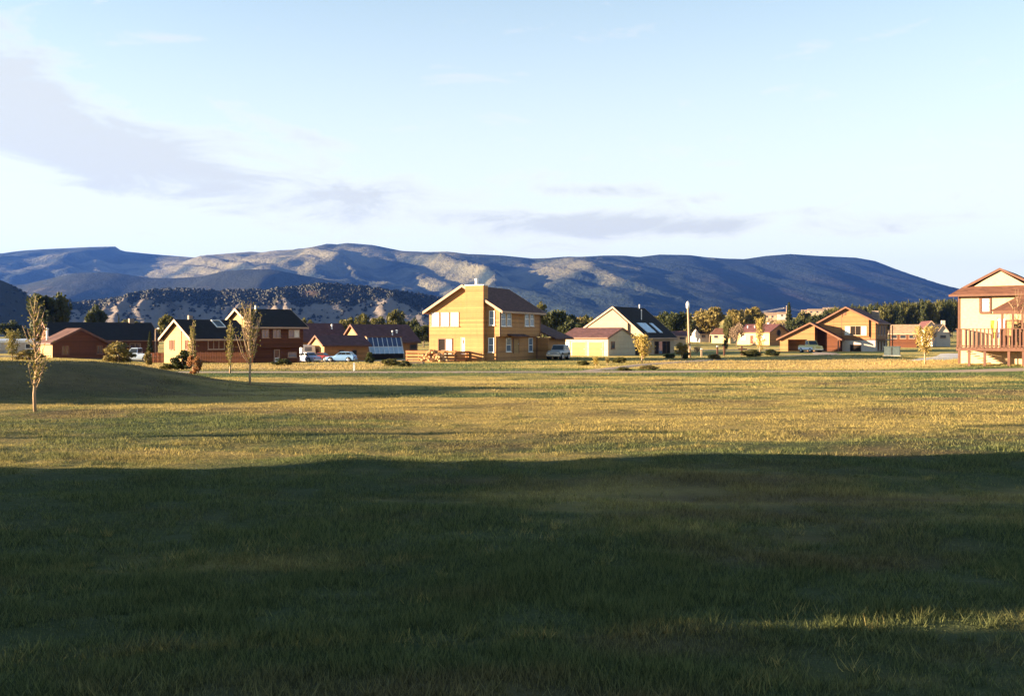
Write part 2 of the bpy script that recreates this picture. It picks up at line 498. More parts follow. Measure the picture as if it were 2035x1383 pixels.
grass_object('lawn_grass', [
    tufts(1500, 5.5, 14, 26, 0.06, 0.13), tufts(1100, 14, 34, 22, 0.06, 0.12),
    blades('a', 250000, 5.5, 12, 0.03, 0.085, 0.005, 0.010), blades('b', 240000, 12, 22, 0.03, 0.08, 0.007, 0.013),
    blades('c', 200000, 22, 42, 0.035, 0.085, 0.012, 0.022), blades('d', 190000, 42, 76, 0.04, 0.09, 0.022, 0.04, nopath)],
    'mown lawn of green and straw coloured grass across the foreground')
grass_object('field_grass', [
    blades('e', 160000, 74, 125, 0.05, 0.13, 0.03, 0.06, lambda x, y: (1 - field(x, y)) * nopath(x, y)),
    blades('f', 120000, 76, 122, 0.06, 0.17, 0.03, 0.07, lambda x, y: field(x, y))],
    'dry hay and rough grass between the path and the houses')

# ---- path, side track, driveways
def ribbon(name, pts, width, mat, lift=0.045, wob=0.25, seed=1):
    pts = [Vector((p[0], p[1], 0)) for p in pts]
    L = []
    for i in range(len(pts) - 1):
        n = max(2, int((pts[i + 1] - pts[i]).length / 0.8))
        L += [pts[i].lerp(pts[i + 1], k / n) for k in range(n)]
    L.append(pts[-1])
    P = np.array([[p.x, p.y] for p in L])
    for _ in range(6):
        P[1:-1] = (P[:-2] + 2 * P[1:-1] + P[2:]) / 4
    T = np.gradient(P, axis=0); T /= np.linalg.norm(T, axis=1)[:, None]
    Nn = np.stack([-T[:, 1], T[:, 0]], -1)
    cols = 5
    vs = []
    for k in range(cols):
        q = (k / (cols - 1) - 0.5) * width
        e = vnoise(np.arange(len(P)) * 0.35, np.full(len(P), k * 7.0), seed) - 0.5
        off = q + (e * wob if k in (0, cols - 1) else 0)
        Q = P + Nn * (off if np.ndim(off) == 0 else off[:, None])
        crown = 0.02 * (1 - (2 * k / (cols - 1) - 1) ** 2)
        vs.append(np.stack([Q[:, 0], Q[:, 1], g(Q[:, 0], Q[:, 1]) + lift + crown - (0.06 if k in (0, cols - 1) else 0)], -1))
    V = np.stack(vs, 1).reshape(-1, 3)
    ii = np.arange(len(P) * cols).reshape(len(P), cols)
    f = np.stack([ii[:-1, :-1], ii[1:, :-1], ii[1:, 1:], ii[:-1, 1:]], -1).reshape(-1, 4)
    return S(link(name, raw_mesh(name, V, f, mat)), kind='structure')
t = NT('pale_gravel'); p_ = t.pos(); nn = t.noise(p_, 14, 5, 0.7); n3 = t.noise(p_, 0.7, 4)
m_gravel = t.bsdf(t.mix(n3, t.mix(nn, (0.20, 0.155, 0.13), (0.34, 0.27, 0.22)), (0.29, 0.23, 0.17)), 0.95, 0.1, height=nn, dist=0.03)
t = NT('concrete'); p_ = t.pos(); nn = t.noise(p_, 3, 6, 0.7)
m_conc = t.bsdf(t.mix(nn, (0.34, 0.32, 0.30), (0.50, 0.47, 0.44)), 0.9, 0.2, height=nn, dist=0.01)
t = NT('asphalt'); p_ = t.pos(); nn = t.noise(p_, 20, 6, 0.7)
m_asph = t.bsdf(t.mix(nn, (0.045, 0.045, 0.05), (0.075, 0.072, 0.07)), 0.9, 0.2, height=nn, dist=0.01)
t = NT('bare_earth'); p_ = t.pos(); nn = t.noise(p_, 2.5, 6, 0.7)
m_earth = t.bsdf(t.mix(nn, (0.16, 0.10, 0.06), (0.30, 0.20, 0.12)), 0.95, 0.1, height=nn, dist=0.05)
ribbon('footpath', [(x, float(path_y(x))) for x in range(-60, 66, 6)], 2.5, m_gravel)
ribbon('footpath_branch', [(5.4, 73.6), (7.0, 78), (9.2, 84), (12, 92), (17, 101), (23, 112)], 2.0, m_gravel, seed=3)
ribbon('driveway', [(40.5, 101), (46, 110), (56, 128), (66, 150)], 4.2, m_conc, seed=4)
ribbon('street', [(-70, 128), (-48, 127), (-36, 130), (-22, 136), (-8, 146), (4, 156), (20, 175), (60, 200)], 6.5, m_asph, seed=5)
ribbon('chalet_driveway', [(50.0, 168.5), (49, 158), (44, 140), (34, 126)], 4.0, m_gravel, seed=6)

# ================================================================== hills and mountains
def sil_fn(pts):
    a = np.array(pts, float)
    return lambda px: np.interp(px, a[:, 0], a[:, 1])
def terrain(name, sil, Yc_fn, front, back, x0, x1, dx, nt, spur, mat, attrs, base=1.0, pw=1.1, seed=0, tb=0.6):
    X = np.arange(x0, x1 + dx, dx)
    Yc = Yc_fn(X)
    Zc = EYE + (HY - sil(CX + F_PX * X / Yc)) / F_PX * Yc
    T = np.concatenate([np.linspace(0, 1, nt), 1 + np.linspace(0.03, tb, nt // 5)])
    XX = np.repeat(X[None], len(T), 0); TT = np.repeat(T[:, None], len(X), 1)
    YY = np.where(TT <= 1, Yc - front + TT * front, Yc + (TT - 1) * back)
    prof = np.where(TT <= 1, np.clip(TT, 0, 1) ** pw, 1 - ((TT - 1) / tb) ** 1.5 * 0.9)
    H = base + (Zc - base) * prof
    sp = spur(XX, YY, TT)
    H = H + sp * np.where(TT <= 1, np.clip(TT * (1 - TT) * 4, 0, 1) ** 0.7, 0)
    ed = ss(x0, x0 + (x1 - x0) * 0.03, XX) * (1 - ss(x1 - (x1 - x0) * 0.03, x1, XX))
    H = np.maximum(H * ed - 4 * (1 - ed), -2.0)
    V = np.stack([XX, YY, H], -1).reshape(-1, 3)
    n0, n1_ = XX.shape
    ii = np.arange(n0 * n1_).reshape(n0, n1_)
    f = np.stack([ii[:-1, :-1], ii[:-1, 1:], ii[1:, 1:], ii[1:, :-1]], -1).reshape(-1, 4)
    me = raw_mesh(name, V, f, mat)
    for k, fn in attrs.items(): attr(me, k, fn(XX, YY, TT, H).ravel())
    me.shade_smooth()
    return S(link(name, me), kind='structure'), (XX, YY, H, TT)
def hill_mat(name, dark, dark2, bare, bare2, sc, bump=0.0):
    t = NT(name); p = t.pos(); b = t.attr('bare'); q = t.attr('red')
    n = t.noise(p, sc, 5, 0.65); n2 = t.noise(p, sc * 6, 4, 0.7)
    f = t.math('ADD', b, t.math('MULTIPLY', t.math('SUBTRACT', n, 0.5), 0.8), True)
    cd = t.mix(n2, dark, dark2); cb = t.mix(n2, bare, bare2)
    c = t.mix(t.ramp(f, 0.25, 0.80), cd, cb)
    c = t.mix(t.math('MULTIPLY', q, 0.5), c, (0.075, 0.042, 0.036))
    return t.bsdf(c, 0.95, 0.05, height=t.math('ADD', n, t.math('MULTIPLY', n2, 0.5)), dist=bump, bump=0.8)
# main ridge
sil_main = sil_fn([(-700, 530), (-300, 520), (-60, 508), (0, 504), (60, 497), (120, 494), (180, 491), (232, 490), (241, 499), (300, 505), (350, 509), (400, 513), (430, 508), (450, 505), (500, 500), (520, 502), (545, 498), (590, 496), (620, 491), (640, 487), (652, 484), (668, 486), (690, 483), (740, 487), (780, 495), (800, 499), (850, 501), (890, 500), (930, 505), (960, 506), (1000, 508), (1060, 514), (1110, 512), (1150, 511), (1200, 508), (1240, 508), (1270, 511), (1310, 506), (1370, 507), (1400, 511), (1440, 514), (1480, 515), (1520, 509), (1570, 505), (1600, 507), (1630, 509), (1700, 512), (1740, 519), (1765, 529), (1790, 541), (1830, 558), (1870, 572), (1905, 582), (1960, 592), (2100, 602), (2500, 620)])
def Yc_main(X): return 5600 + 1750 * ss(300, 3600, X) ** 0.8
def spur_main(X, Y, T):
    wx = X + 260 * fbm(X / 900, Y / 900, 3, 80) + (Y - 5000) * 0.35
    a = (ridged(wx / 620, Y / 2600, 5, 90, 0.6) - 0.55) * 210 + fbm(X / 260, Y / 330, 4, 95) * 46 + (ridged(wx / 150, Y / 700, 4, 97) - 0.55) * 46
    left = 1 - ss(200, 1000, X)
    return a * (0.30 + 0.70 * left) * (1 - 0.4 * T)
def bare_main(X, Y, T, H):
    left = 1 - ss(450, 1050, X)
    mid = bell(X, Y, -700, 5200, 2300, 1500, 0.3)
    b = 0.16 + 0.70 * fbm((X - (Y - 5000) * 0.5) / 230, Y / 420, 4, 99, 0.5) + 0.40 * mid
    b = b * left + 0.9 * bell(X, T * 1000, 1150, 960, 90, 60, 0.2) * (1 - left)
    return np.clip(b, 0, 1) * ss(0.05, 0.3, T)
def red_main(X, Y, T, H): return np.clip(ss(600, 1400, X) * (1.2 * fbm(X / 220, Y / 300, 4, 103) + 0.1), 0, 1) * (1 - ss(0.5, 0.8, T))
m_main = hill_mat('forested_mountain', (0.010, 0.018, 0.020), (0.032, 0.044, 0.036), (0.100, 0.098, 0.066), (0.172, 0.156, 0.100), 0.006, 26)
terrain('mountain_ridge', sil_main, Yc_main, 2300, 900, -4700, 4700, 28, 100, spur_main, m_main, {'bare': bare_main, 'red': red_main}, pw=1.0)
# dark shoulder in front of the ridge, left
sil_mid = sil_fn([(-900, 545), (-200, 556), (0, 566), (45, 566), (103, 553), (148, 543), (193, 541), (241, 544), (292, 552), (344, 553), (399, 550), (440, 540), (482, 536), (537, 535), (585, 544), (654, 557), (700, 566), (760, 573), (850, 586), (1000, 610), (1100, 632), (1300, 660), (2000, 668)])
def spur_mid(X, Y, T): return (ridged((X + 90 * fbm(X / 300, Y / 300, 2, 7)) / 330, Y / 1500, 4, 120) - 0.55) * 60
m_mid = hill_mat('dark_foothill', (0.012, 0.016, 0.014), (0.034, 0.040, 0.030), (0.11, 0.085, 0.06), (0.15, 0.12, 0.08), 0.02, 10)
terrain('middle_hills', sil_mid, lambda X: 3500 + 0 * X, 900, 500, -3600, 900, 18, 60, spur_mid, m_mid,
        {'bare': lambda X, Y, T, H: np.clip(0.12 + 0.5 * fbm(X / 200, Y / 240, 4, 130), 0, 1), 'red': lambda X, Y, T, H: 0 * X})
# juniper bluff with pale eroded flanks
sil_bl = sil_fn([(-200, 640), (60, 640), (120, 618), (150, 607), (200, 599), (250, 590), (310, 579), (370, 575), (420, 577), (450, 578), (540, 577), (570, 572), (600, 569), (650, 565), (690, 567), (720, 570), (800, 580), (850, 588), (900, 598), (1000, 617), (1100, 634), (1200, 648), (1400, 662)])
def spur_bl(X, Y, T):
    wx = X + 16 * fbm(X / 60, Y / 60, 3, 140) + (Y - 1400) * 0.25
    r = ridged(wx / 62, Y / 700, 4, 150) - 0.5
    return r * 20 * (1 - 0.5 * T) + (ridged(wx / 26, Y / 300, 4, 155) - 0.5) * 20 + fbm(X / 25, Y / 30, 3, 156) * 3
def bare_bl(X, Y, T, H):
    b = 0.98 - 1.5 * ss(0.40, 0.74, T + 0.22 * fbm(X / 55, Y / 80, 3, 160)) + 0.55 * fbm(X / 30, Y / 50, 4, 165)
    return np.clip(b, 0, 1) * (1 - 0.8 * ss(-150, -60, X))
m_bl = hill_mat('eroded_clay_bluff', (0.018, 0.019, 0.014), (0.040, 0.038, 0.026), (0.11, 0.097, 0.09), (0.21, 0.178, 0.152), 0.06, 2.0)
_, BL = terrain('clay_bluff', sil_bl, lambda X: 1480 + 0.45 * np.clip(X + 620, 0, 900), 330, 260, -760, 320, 3.0, 130, spur_bl, m_bl, {'bare': bare_bl, 'red': lambda X, Y, T, H: np.clip(1.6 * fbm(X / 70, Y / 60, 3, 175), 0, 0.7) * ss(0.5, 0.7, T)}, pw=0.75)
sil_lh = sil_fn([(-900, 520), (-300, 535), (-60, 548), (0, 556), (25, 568), (45, 584), (62, 604), (80, 628), (105, 650), (140, 664), (400, 668)])
_, LH = terrain('left_hill', sil_lh, lambda X: 1000 + 0 * X, 240, 160, -1000, -360, 3.5, 70,
        lambda X, Y, T: (ridged(X / 50, Y / 300, 4, 180) - 0.5) * 20, m_bl,
        {'bare': lambda X, Y, T, H: np.clip(0.85 - 1.6 * ss(0.35, 0.7, T) + 0.8 * fbm(X / 30, Y / 40, 4, 185), 0, 1), 'red': lambda X, Y, T, H: 0 * X}, pw=0.8)

def scatter_junipers(name, fieldset, n, seed, rmin, rmax, label, bare):
    """rounded evergreen bushes dotted over a hillside, too many and too far to count"""
    r_ = np.random.default_rng(seed)
    XX, YY, H, TT = fieldset
    ok = (TT <= 1.02) & (TT > 0.06)
    b = bare(XX, YY, TT, H)
    wgt = (ok * (1.25 - b * 1.12)).ravel(); wgt = np.clip(wgt, 0, None); wgt /= wgt.sum()
    pick = r_.choice(len(wgt), n, p=wgt)
    base = np.stack([XX.ravel()[pick], YY.ravel()[pick], H.ravel()[pick]], -1) + np.stack([r_.uniform(-2, 2, n), r_.uniform(-2, 2, n), np.zeros(n)], -1)
    r = r_.uniform(rmin, rmax, n)
    # low crown: 6-sided double ring + tip
    k = 6
    a = np.arange(k) * 2 * np.pi / k
    V = np.zeros((n, 2 * k + 1, 3))
    for j, (rr, zz) in enumerate(((0.75, 0.0), (1.0, 0.7))):
        jit = r_.uniform(0.75, 1.25, (n, k))
        V[:, j * k:(j + 1) * k, 0] = np.cos(a + j * 0.5) * rr * jit * r[:, None]
        V[:, j * k:(j + 1) * k, 1] = np.sin(a + j * 0.5) * rr * jit * r[:, None]
        V[:, j * k:(j + 1) * k, 2] = zz * r[:, None] * jit
    V[:, 2 * k, 2] = 1.35 * r * r_.uniform(0.8, 1.3, n)
    V += base[:, None, :]
    F = []
    for i in range(k):
        i2 = (i + 1) % k
        F += [(i, i2, k + i2), (i, k + i2, k + i), (k + i, k + i2, 2 * k)]
    F = np.array(F)[None] + (np.arange(n) * (2 * k + 1))[:, None, None]
    me = raw_mesh(name, V.reshape(-1, 3), F.reshape(-1, 3), leafmat('juniper_foliage', (0.004, 0.006, 0.004), (0.011, 0.013, 0.007), 0.0))
    return S(link(name, me), label, 'shrubs', kind='stuff')
scatter_junipers('bluff_junipers', BL, 8500, 3, 1.0, 3.0, 'dark juniper bushes dotted over the eroded clay bluff', bare_bl)
scatter_junipers('hill_junipers', LH, 700, 4, 1.0, 2.4, 'dark juniper scrub on the hill at the far left', lambda X, Y, T, H: np.clip(0.85 - 1.6 * ss(0.35, 0.7, T), 0, 1))

# ---- the air: one even box of haze round the whole scene
hz = MB().box(-5300, 5300, -700, 9000, -6, 660).build('haze', None)
t = NT('haze_air'); pv = t.n('ShaderNodeVolumePrincipled')
pv.inputs['Color'].default_value = (0.09, 0.26, 1.0, 1)
pv.inputs['Density'].default_value = 0.000046
pv.inputs['Anisotropy'].default_value = 0.45
t.l(pv.outputs[0], t.out.inputs['Volume'])
hz.data.materials.append(t.m)
S(hz, 'thin blue evening haze over the valley', 'haze', kind='stuff')

# ================================================================== houses
m_white = plain('white_paint', (0.72, 0.71, 0.68), 0.5, 0.3, var=0.05)
m_trim = plain('cream_trim', (0.34, 0.235, 0.165), 0.55, var=0.08)
m_btrim = plain('brown_trim', (0.16, 0.075, 0.045), 0.6)
m_rtrim = plain('redwood_trim', (0.105, 0.046, 0.028), 0.6)
m_pane = glass('window_glass', (0.022, 0.026, 0.034))
m_paneb = glass('sky_glass', (0.10, 0.14, 0.20))
m_blind = plain('drawn_white_blind', (0.78, 0.76, 0.72), 0.35, 0.5, var=0.04)
m_curt = plain('pale_curtain', (0.62, 0.58, 0.52), 0.8, var=0.1)
m_dark = plain('dark_interior', (0.018, 0.014, 0.012), 0.9, 0.1)
m_metal = plain('galvanised_metal', (0.55, 0.55, 0.56), 0.4, 0.5, 0.6)
m_found = plain('concrete_base', (0.36, 0.33, 0.30), 0.9, var=0.15)
m_cedar = siding('cedar_siding', (0.50, 0.262, 0.105), 0.22)
m_cedar2 = siding('chalet_siding', (0.42, 0.205, 0.085), 0.25)
m_tan = siding('tan_siding', (0.52, 0.39, 0.26), 0.2, var=0.08, line=0.35)
m_pale = siding('pale_siding', (0.60, 0.50, 0.35), 0.22, var=0.07, line=0.3)
m_redb = siding('red_brown_siding', (0.145, 0.050, 0.022), 0.2)
m_oran = siding('orange_siding', (0.42, 0.20, 0.075), 0.2)
m_golden = siding('golden_siding', (0.45, 0.29, 0.13), 0.22, var=0.1, line=0.35)
m_stucco = plain('cream_stucco', (0.46, 0.33, 0.20), 0.9, 0.1, var=0.09, scale=5)
m_yel = plain('yellow_stucco', (0.50, 0.36, 0.18), 0.9, 0.1, var=0.06)
m_wht = plain('white_wall', (0.42, 0.37, 0.32), 0.85, 0.1, var=0.06)
m_deck = siding('redwood_boards', (0.30, 0.105, 0.045), 0.14)
m_log = bark('firewood', (0.42, 0.24, 0.12))
m_brick = siding('chimney_stone', (0.30, 0.24, 0.20), 0.18, var=0.25)
r_brown = shingles('brown_shingles', (0.115, 0.062, 0.055))
r_plum = shingles('plum_shingles', (0.125, 0.062, 0.062))
r_dark = shingles('dark_shingles', (0.022, 0.019, 0.019))
r_red = shingles('red_shingles', (0.135, 0.062, 0.042))
r_tan = shingles('tan_shingles', (0.36, 0.25, 0.16))
r_purp = shingles('purple_shingles', (0.13, 0.055, 0.055))

def Face(side, off):
    return {'front': lambda a, d, z: (a, off - d, z), 'back': lambda a, d, z: (a, off + d, z),
            'right': lambda a, d, z: (off + d, a, z), 'left': lambda a, d, z: (off - d, a, z)}[side]
class House:
    """local frame: x to the right, y away, z up; the front wall looks towards -y"""
    def __init__(s, name, label, X, Y, deg, zb=None, cat='house', group=None):
        s.X, s.Y, s.a = X, Y, R(deg)
        s.zb = G(X, Y) if zb is None else zb
        s.root = S(empty(name, (X, Y, s.zb), s.a), label, cat, group)
        s.c, s.s = math.cos(s.a), math.sin(s.a)
    # positions of measured points on the house
    def x(s, px, y):
        k = (px - CX) / F_PX
        return (k * (s.Y + y * s.c) - s.X + y * s.s) / (s.c - k * s.s)
    def y(s, px, x):
        k = (px - CX) / F_PX
        return (s.X + x * s.c - k * (s.Y + x * s.s)) / (s.s + k * s.c)
    def z(s, py, x, y): return zat(py, s.Y + x * s.s + y * s.c) - s.zb
    def part(s, name, mb, mat, parent=None, smooth=False): return mb.build(name, mat, parent or s.root, smooth)
    def gable(s, x0, x1, y0, y1, zl, zr, zt, axis='y', apex=None, z0=-0.6, wall=None, roof=None, trim=None, oe=0.45, orr=0.4, t=0.14, wname='wall', rname='roof', ends=(1, 1), inset=(0, 0)):
        """solid gabled volume. axis = ridge direction; zl / zr eave heights on the low / high side, zt ridge"""
        h0, h1 = (x0, x1) if axis == 'y' else (y0, y1)
        e0, e1 = (y0, y1) if axis == 'y' else (x0, x1)
        ap = (h0 + h1) / 2 if apex is None else apex
        if wall: s.part(wname, MB().prism([(h0, z0), (h1, z0), (h1, zr), (ap, zt), (h0, zl)], axis, e0, e1), wall)
        kl, kr = (zt - zl) / (ap - h0), (zt - zr) / (h1 - ap)
        A = [(h0 - oe, zl - kl * oe), (ap, zt)]; B = [(h1 + oe, zr - kr * oe), (ap, zt)]
        m = MB(); g_ = 0.012
        a0, a1 = e0 - orr * ends[0], e1 + orr * ends[1]
        for P in (A, B):
            m.prism([(P[0][0], P[0][1] + g_), (P[1][0], P[1][1] + g_), (P[1][0], P[1][1] + t + g_), (P[0][0], P[0][1] + t + g_)], axis, a0, a1)
        s.part(rname, m, roof)
        if trim:
            for e, sg, on in ((a0, -1, ends[0]), (a1, 1, ends[1])):
                if not on: continue
                for P in (A, B):
                    s.part('rake_board', MB().prism([(P[0][0], P[0][1] - 0.12), (P[1][0], P[1][1] - 0.12), (P[1][0], P[1][1] + t + 0.03), (P[0][0], P[0][1] + t + 0.03)], axis,
                           e + sg * 0.003, e + sg * 0.05), trim)
            for P, sg in ((A, -1), (B, 1)):
                b = MB(); q0, q1 = P[0][0] + sg * 0.003, P[0][0] + sg * 0.04
                if axis == 'y': b.box(q0, q1, a0 + 0.01, a1 - 0.01, P[0][1] - 0.06, P[0][1] + t)
                else: b.box(a0 + 0.01, a1 - 0.01, q0, q1, P[0][1] - 0.06, P[0][1] + t)
                s.part('fascia', b, trim)
        return ap
    def window(s, F, a0, a1, z0, z1, frame=None, pane=None, rail='h', fw=0.07, sill=True, name='window', nv=1):
        frame, pane = frame or m_white, pane or m_pane
        m = MB()
        for q in ((a0 - fw, a0, z0 - fw, z1 + fw), (a1, a1 + fw, z0 - fw, z1 + fw), (a0, a1, z1, z1 + fw), (a0, a1, z0 - fw, z0)):
            m.box(q[0], q[1], 0.0, 0.06, q[2], q[3], F)
        if rail == 'h':
            zm = (z0 + z1) / 2; m.box(a0, a1, 0.0, 0.05, zm - 0.03, zm + 0.03, F)
        for k in range(1, nv):
            am = a0 + (a1 - a0) * k / nv; m.box(am - 0.03, am + 0.03, 0.0, 0.052, z0, z1, F)
        w = s.part(name, m, frame)
        if sill: MB().box(a0 - 0.12, a1 + 0.12, 0.0, 0.12, z0 - fw - 0.06, z0 - fw, F).build('sill', frame, w)
        panes = pane if isinstance(pane, (list, tuple)) else [pane]
        cut = [a0 + (a1 - a0) * k / len(panes) for k in range(len(panes) + 1)]
        zs = [z0, (z0 + z1) / 2, z1] if rail == 'h' else [z0, z1]
        for k, pm in enumerate(panes):
            for j in range(len(zs) - 1):
                MB().box(cut[k] + 0.002, cut[k + 1] - 0.002, -0.02, 0.015 + 0.012 * (j == 0 and rail == 'h'), zs[j] + 0.002, zs[j + 1] - 0.002, F).build('pane', pm, w)
        return w
    def door(s, F, a0, a1, z0, z1, mat, frame=None, name='door', panels=0):
        d = s.part(name, MB().box(a0, a1, 0.0, 0.05, z0, z1, F), mat)
        fr = MB()
        for q in ((a0 - 0.1, a0, z0, z1 + 0.1), (a1, a1 + 0.1, z0, z1 + 0.1), (a0, a1, z1, z1 + 0.1)):
            fr.box(q[0], q[1], 0.0, 0.08, q[2], q[3], F)
        fr.build('door_frame', frame or m_trim, d)
        MB().box(a1 - 0.16, a1 - 0.1, 0.05, 0.1, z0 + 0.95, z0 + 1.05, F).build('handle', m_metal, d)
        for k in range(panels):
            h = (z1 - z0) / panels
            MB().box(a0 + 0.06, a1 - 0.06, 0.05, 0.065, z0 + k * h + 0.04, z0 + (k + 1) * h - 0.04, F).build('panel', mat, d)
        return d
    def vent(s, x, y, z0, z1, r=0.09, mat=None):
        p = s.part('vent_pipe', MB().tube([(x, y, z0), (x, y, z1)], [r, r], 8), mat or m_metal, smooth=False)
        MB().tube([(x, y, z1), (x, y, z1 + 0.06), (x, y, z1 + 0.16)], [r * 1.6, r * 1.7, r * 0.5], 8).build('cap', mat or m_metal, p)

# ---------------------------------------------------------------- 1. cedar house, centre
H = House('cedar_house', 'tall two-storey cedar house with chimney and three white upper windows, centre', -5.09, 106.31, -24.4, -0.05)
w_, L_ = 4.17, 10.9
zE, zT = 5.44, 7.93
H.gable(-w_, w_, 0, L_, zE, zE, zT, 'y', z0=2.62, roof=r_brown, wall=m_cedar, trim=m_trim, oe=0.55, orr=0.45, wname='upper_wall')
H.part('lower_wall', MB().box(-w_, w_ - 0.42, 0, L_ - 0.02, -0.3, 2.62), m_cedar)
H.part('foundation', MB().box(-w_ + 0.02, w_ - 0.40, -0.03, L_, -1.2, -0.02), m_found)
H.part('corner_board', MB().box(w_ - 0.02, w_ + 0.02, -0.02, 0.12, 2.64, zE - 0.05), m_trim)
FF = Face('front', 0); FR = Face('right', w_); FRl = Face('right', w_ - 0.42)
cx0, cx1 = H.x(925, -0.55), H.x(960.5, -0.62)
ch = H.part('chimney', MB().box(cx0, cx1, -0.62, 0.5, -0.9, H.z(568, cx0, -.6)), m_cedar)
MB().box(cx0 - 0.05, cx1 + 0.05, -0.67, 0.55, H.z(568, cx0, -.6), H.z(568, cx0, -.6) + 0.09).build('chimney_cap', m_metal, ch)
zc = H.z(568, cx0, -.6)
MB().tube([((cx0 + cx1) / 2, 0, zc), ((cx0 + cx1) / 2, 0, zc + 0.62)], [0.17, 0.17], 10).tube([((cx0 + cx1) / 2, 0, zc + 0.62), ((cx0 + cx1) / 2, 0, zc + 0.70), ((cx0 + cx1) / 2, 0, zc + 0.82)], [0.25, 0.25, 0.08], 10).build('flue', m_metal, ch)
MB().box(cx0 + 0.2, cx1 - 0.2, -0.64, -0.615, -0.1, 0.95).build('access_panel', m_oran, ch)
for a, b in ((857.5, 872.5), (876, 891.5), (895, 911)):
    H.window(FF, H.x(a, 0), H.x(b, 0), H.z(648, -3, 0), H.z(621.5, -3, 0), m_trim, m_blind, rail=None, fw=0.05)
H.window(FF, H.x(872, 0), H.x(898, 0), H.z(703, -2.5, 0), H.z(674, -2.5, 0), m_btrim, [m_dark, m_curt], rail=None, nv=2, sill=False, name='sliding_door', fw=0.09)
d = H.door(FF, H.x(917.5, 0), H.x(924, 0), H.z(705, 0, 0), H.z(672, 0, 0), m_white)
MB().box(H.x(919.5, 0), H.x(922.7, 0), 0.05, 0.062, H.z(683, 0, 0), H.z(675, 0, 0), FF).build('pane', m_btrim, d)
H.window(FF, H.x(973.5, 0), H.x(982, 0), H.z(645, 3, 0), H.z(619, 3, 0), m_white, [m_paneb])
H.window(FF, H.x(972, 0), H.x(981, 0), H.z(698.5, 3, 0), H.z(672.5, 3, 0), m_white, [m_paneb])
for a, b in ((995.5, 1004), (1007.5, 1015), (1043, 1050), (1053, 1060)):
    ya, yb = H.y(a, w_), H.y(b, w_)
    H.window(FR, ya, yb, H.z(647, w_, ya), H.z(621, w_, ya), m_white, [m_paneb])
for a, b in ((1006, 1014.5), (1050.5, 1057.5), (1072.5, 1078)):
    ya, yb = H.y(a, w_ - .42), H.y(b, w_ - .42)
    if yb < L_: H.window(FRl, ya, yb, H.z(698, w_, ya), H.z(673, w_, ya), m_white, [m_paneb])
ya, yb = H.y(1020, w_ - .42), H.y(1030, w_ - .42)
H.door(FRl, ya, yb, H.z(702, w_, ya), H.z(674, w_, ya), m_golden, m_btrim)
ya, yb = H.y(1008, w_), H.y(1040, w_)
pz = H.z(666, w_, ya)
H.part('porch_roof', MB().prism([(w_ - 0.42, pz + 0.12), (w_ + 0.75, pz - 0.16), (w_ + 0.75, pz - 0.08), (w_ - 0.42, pz + 0.26)], 'y', ya, yb), r_brown)
for yq in (0.10, L_ - 0.15):
    H.part('downpipe', MB().tube([(w_ + 0.08, yq, zE - 0.25), (w_ + 0.08, yq, 2.7), (w_ - 0.34, yq, 2.5), (w_ - 0.34, yq, -0.2)], [0.045] * 4, 6), m_btrim)
# low wing behind, roof falling to the right
wy0, wy1 = L_ - 0.6, L_ + 5.4
wz = H.z(671, w_ + 1.2, L_)
H.part('wing_wall', MB().box(w_ - 3.2, w_ + 1.0, wy0 + 0.62, wy1, -0.6, wz), m_cedar)
H.part('wing_roof', MB().prism([(w_ - 4.6, wz + 2.45), (w_ - 4.6, wz + 2.60), (w_ + 1.9, wz - 0.05), (w_ + 1.9, wz - 0.2)], 'y', wy0 + 0.64, wy1 + 0.4), r_brown)
yy = H.y(1085, w_ + 1.0)
# deck with board rails
dk = S(empty('timber_deck', (H.X, H.Y, H.zb), H.a), 'redwood deck with horizontal board railing in front of the cedar house', 'deck')
dy0 = -3.4
dx0, dx1 = H.x(809, dy0), H.x(905, dy0)
zf = H.z(716, dx0, dy0)
MB().box(dx0, dx1, dy0, -0.02, zf - 0.2, zf).build('floor', m_deck, dk)
for i in range(5):
    xx = dx0 + (dx1 - dx0) * i / 4
    MB().box(xx - 0.07, xx + 0.07, dy0 - 0.1, dy0 + 0.06, -0.95, zf + 0.98).build('post', m_deck, dk)
for j in range(4):
    MB().box(dx0 - 0.08, dx1 + 0.08, dy0 - 0.15, dy0 - 0.102, zf - 0.22 + j * 0.33, zf - 0.22 + j * 0.33 + 0.21).build('rail_board', m_oran, dk)
MB().box(dx0 - 0.1, dx1 + 0.1, dy0 - 0.18, dy0 + 0.1, zf + 0.981, zf + 1.03).build('cap_rail', m_deck, dk)
for j in range(3):
    MB().box(dx1 + 0.075, dx1 + 0.12, dy0 + 0.1, -0.1, zf + 0.1 + j * 0.33, zf + 0.1 + j * 0.33 + 0.2).build('rail_board', m_oran, dk)
MB().box(dx1 - 0.06, dx1 + 0.06, -0.9, -0.76, -0.95, zf + 0.95).build('post', m_deck, dk)
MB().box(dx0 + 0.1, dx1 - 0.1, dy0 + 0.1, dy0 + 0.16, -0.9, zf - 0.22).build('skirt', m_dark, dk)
# garden chair and box seen on the deck by the sliding door
bx_ = S(empty('storage_box', (0, 0, 0)), 'pale wooden box standing on the deck by the sliding door', 'box')
bX = H.x(884, -0.9)
wx, wy = H.X + bX * H.c + 0.9 * H.s, H.Y + bX * H.s - 0.9 * H.c
bx_.location = (wx, wy, H.zb + zf); bx_.rotation_euler = (0, 0, H.a)
MB().box(-0.28, 0.28, -0.2, 0.2, 0.02, 0.98).build('body', m_tan, bx_); MB().box(-0.31, 0.31, -0.23, 0.23, 0.98, 1.04).build('lid', m_tan, bx_)
for sx in (-1, 1): MB().box(sx * 0.2 - 0.04, sx * 0.2 + 0.04, -0.18, 0.18, 0.0, 0.02).build('foot', m_btrim, bx_)
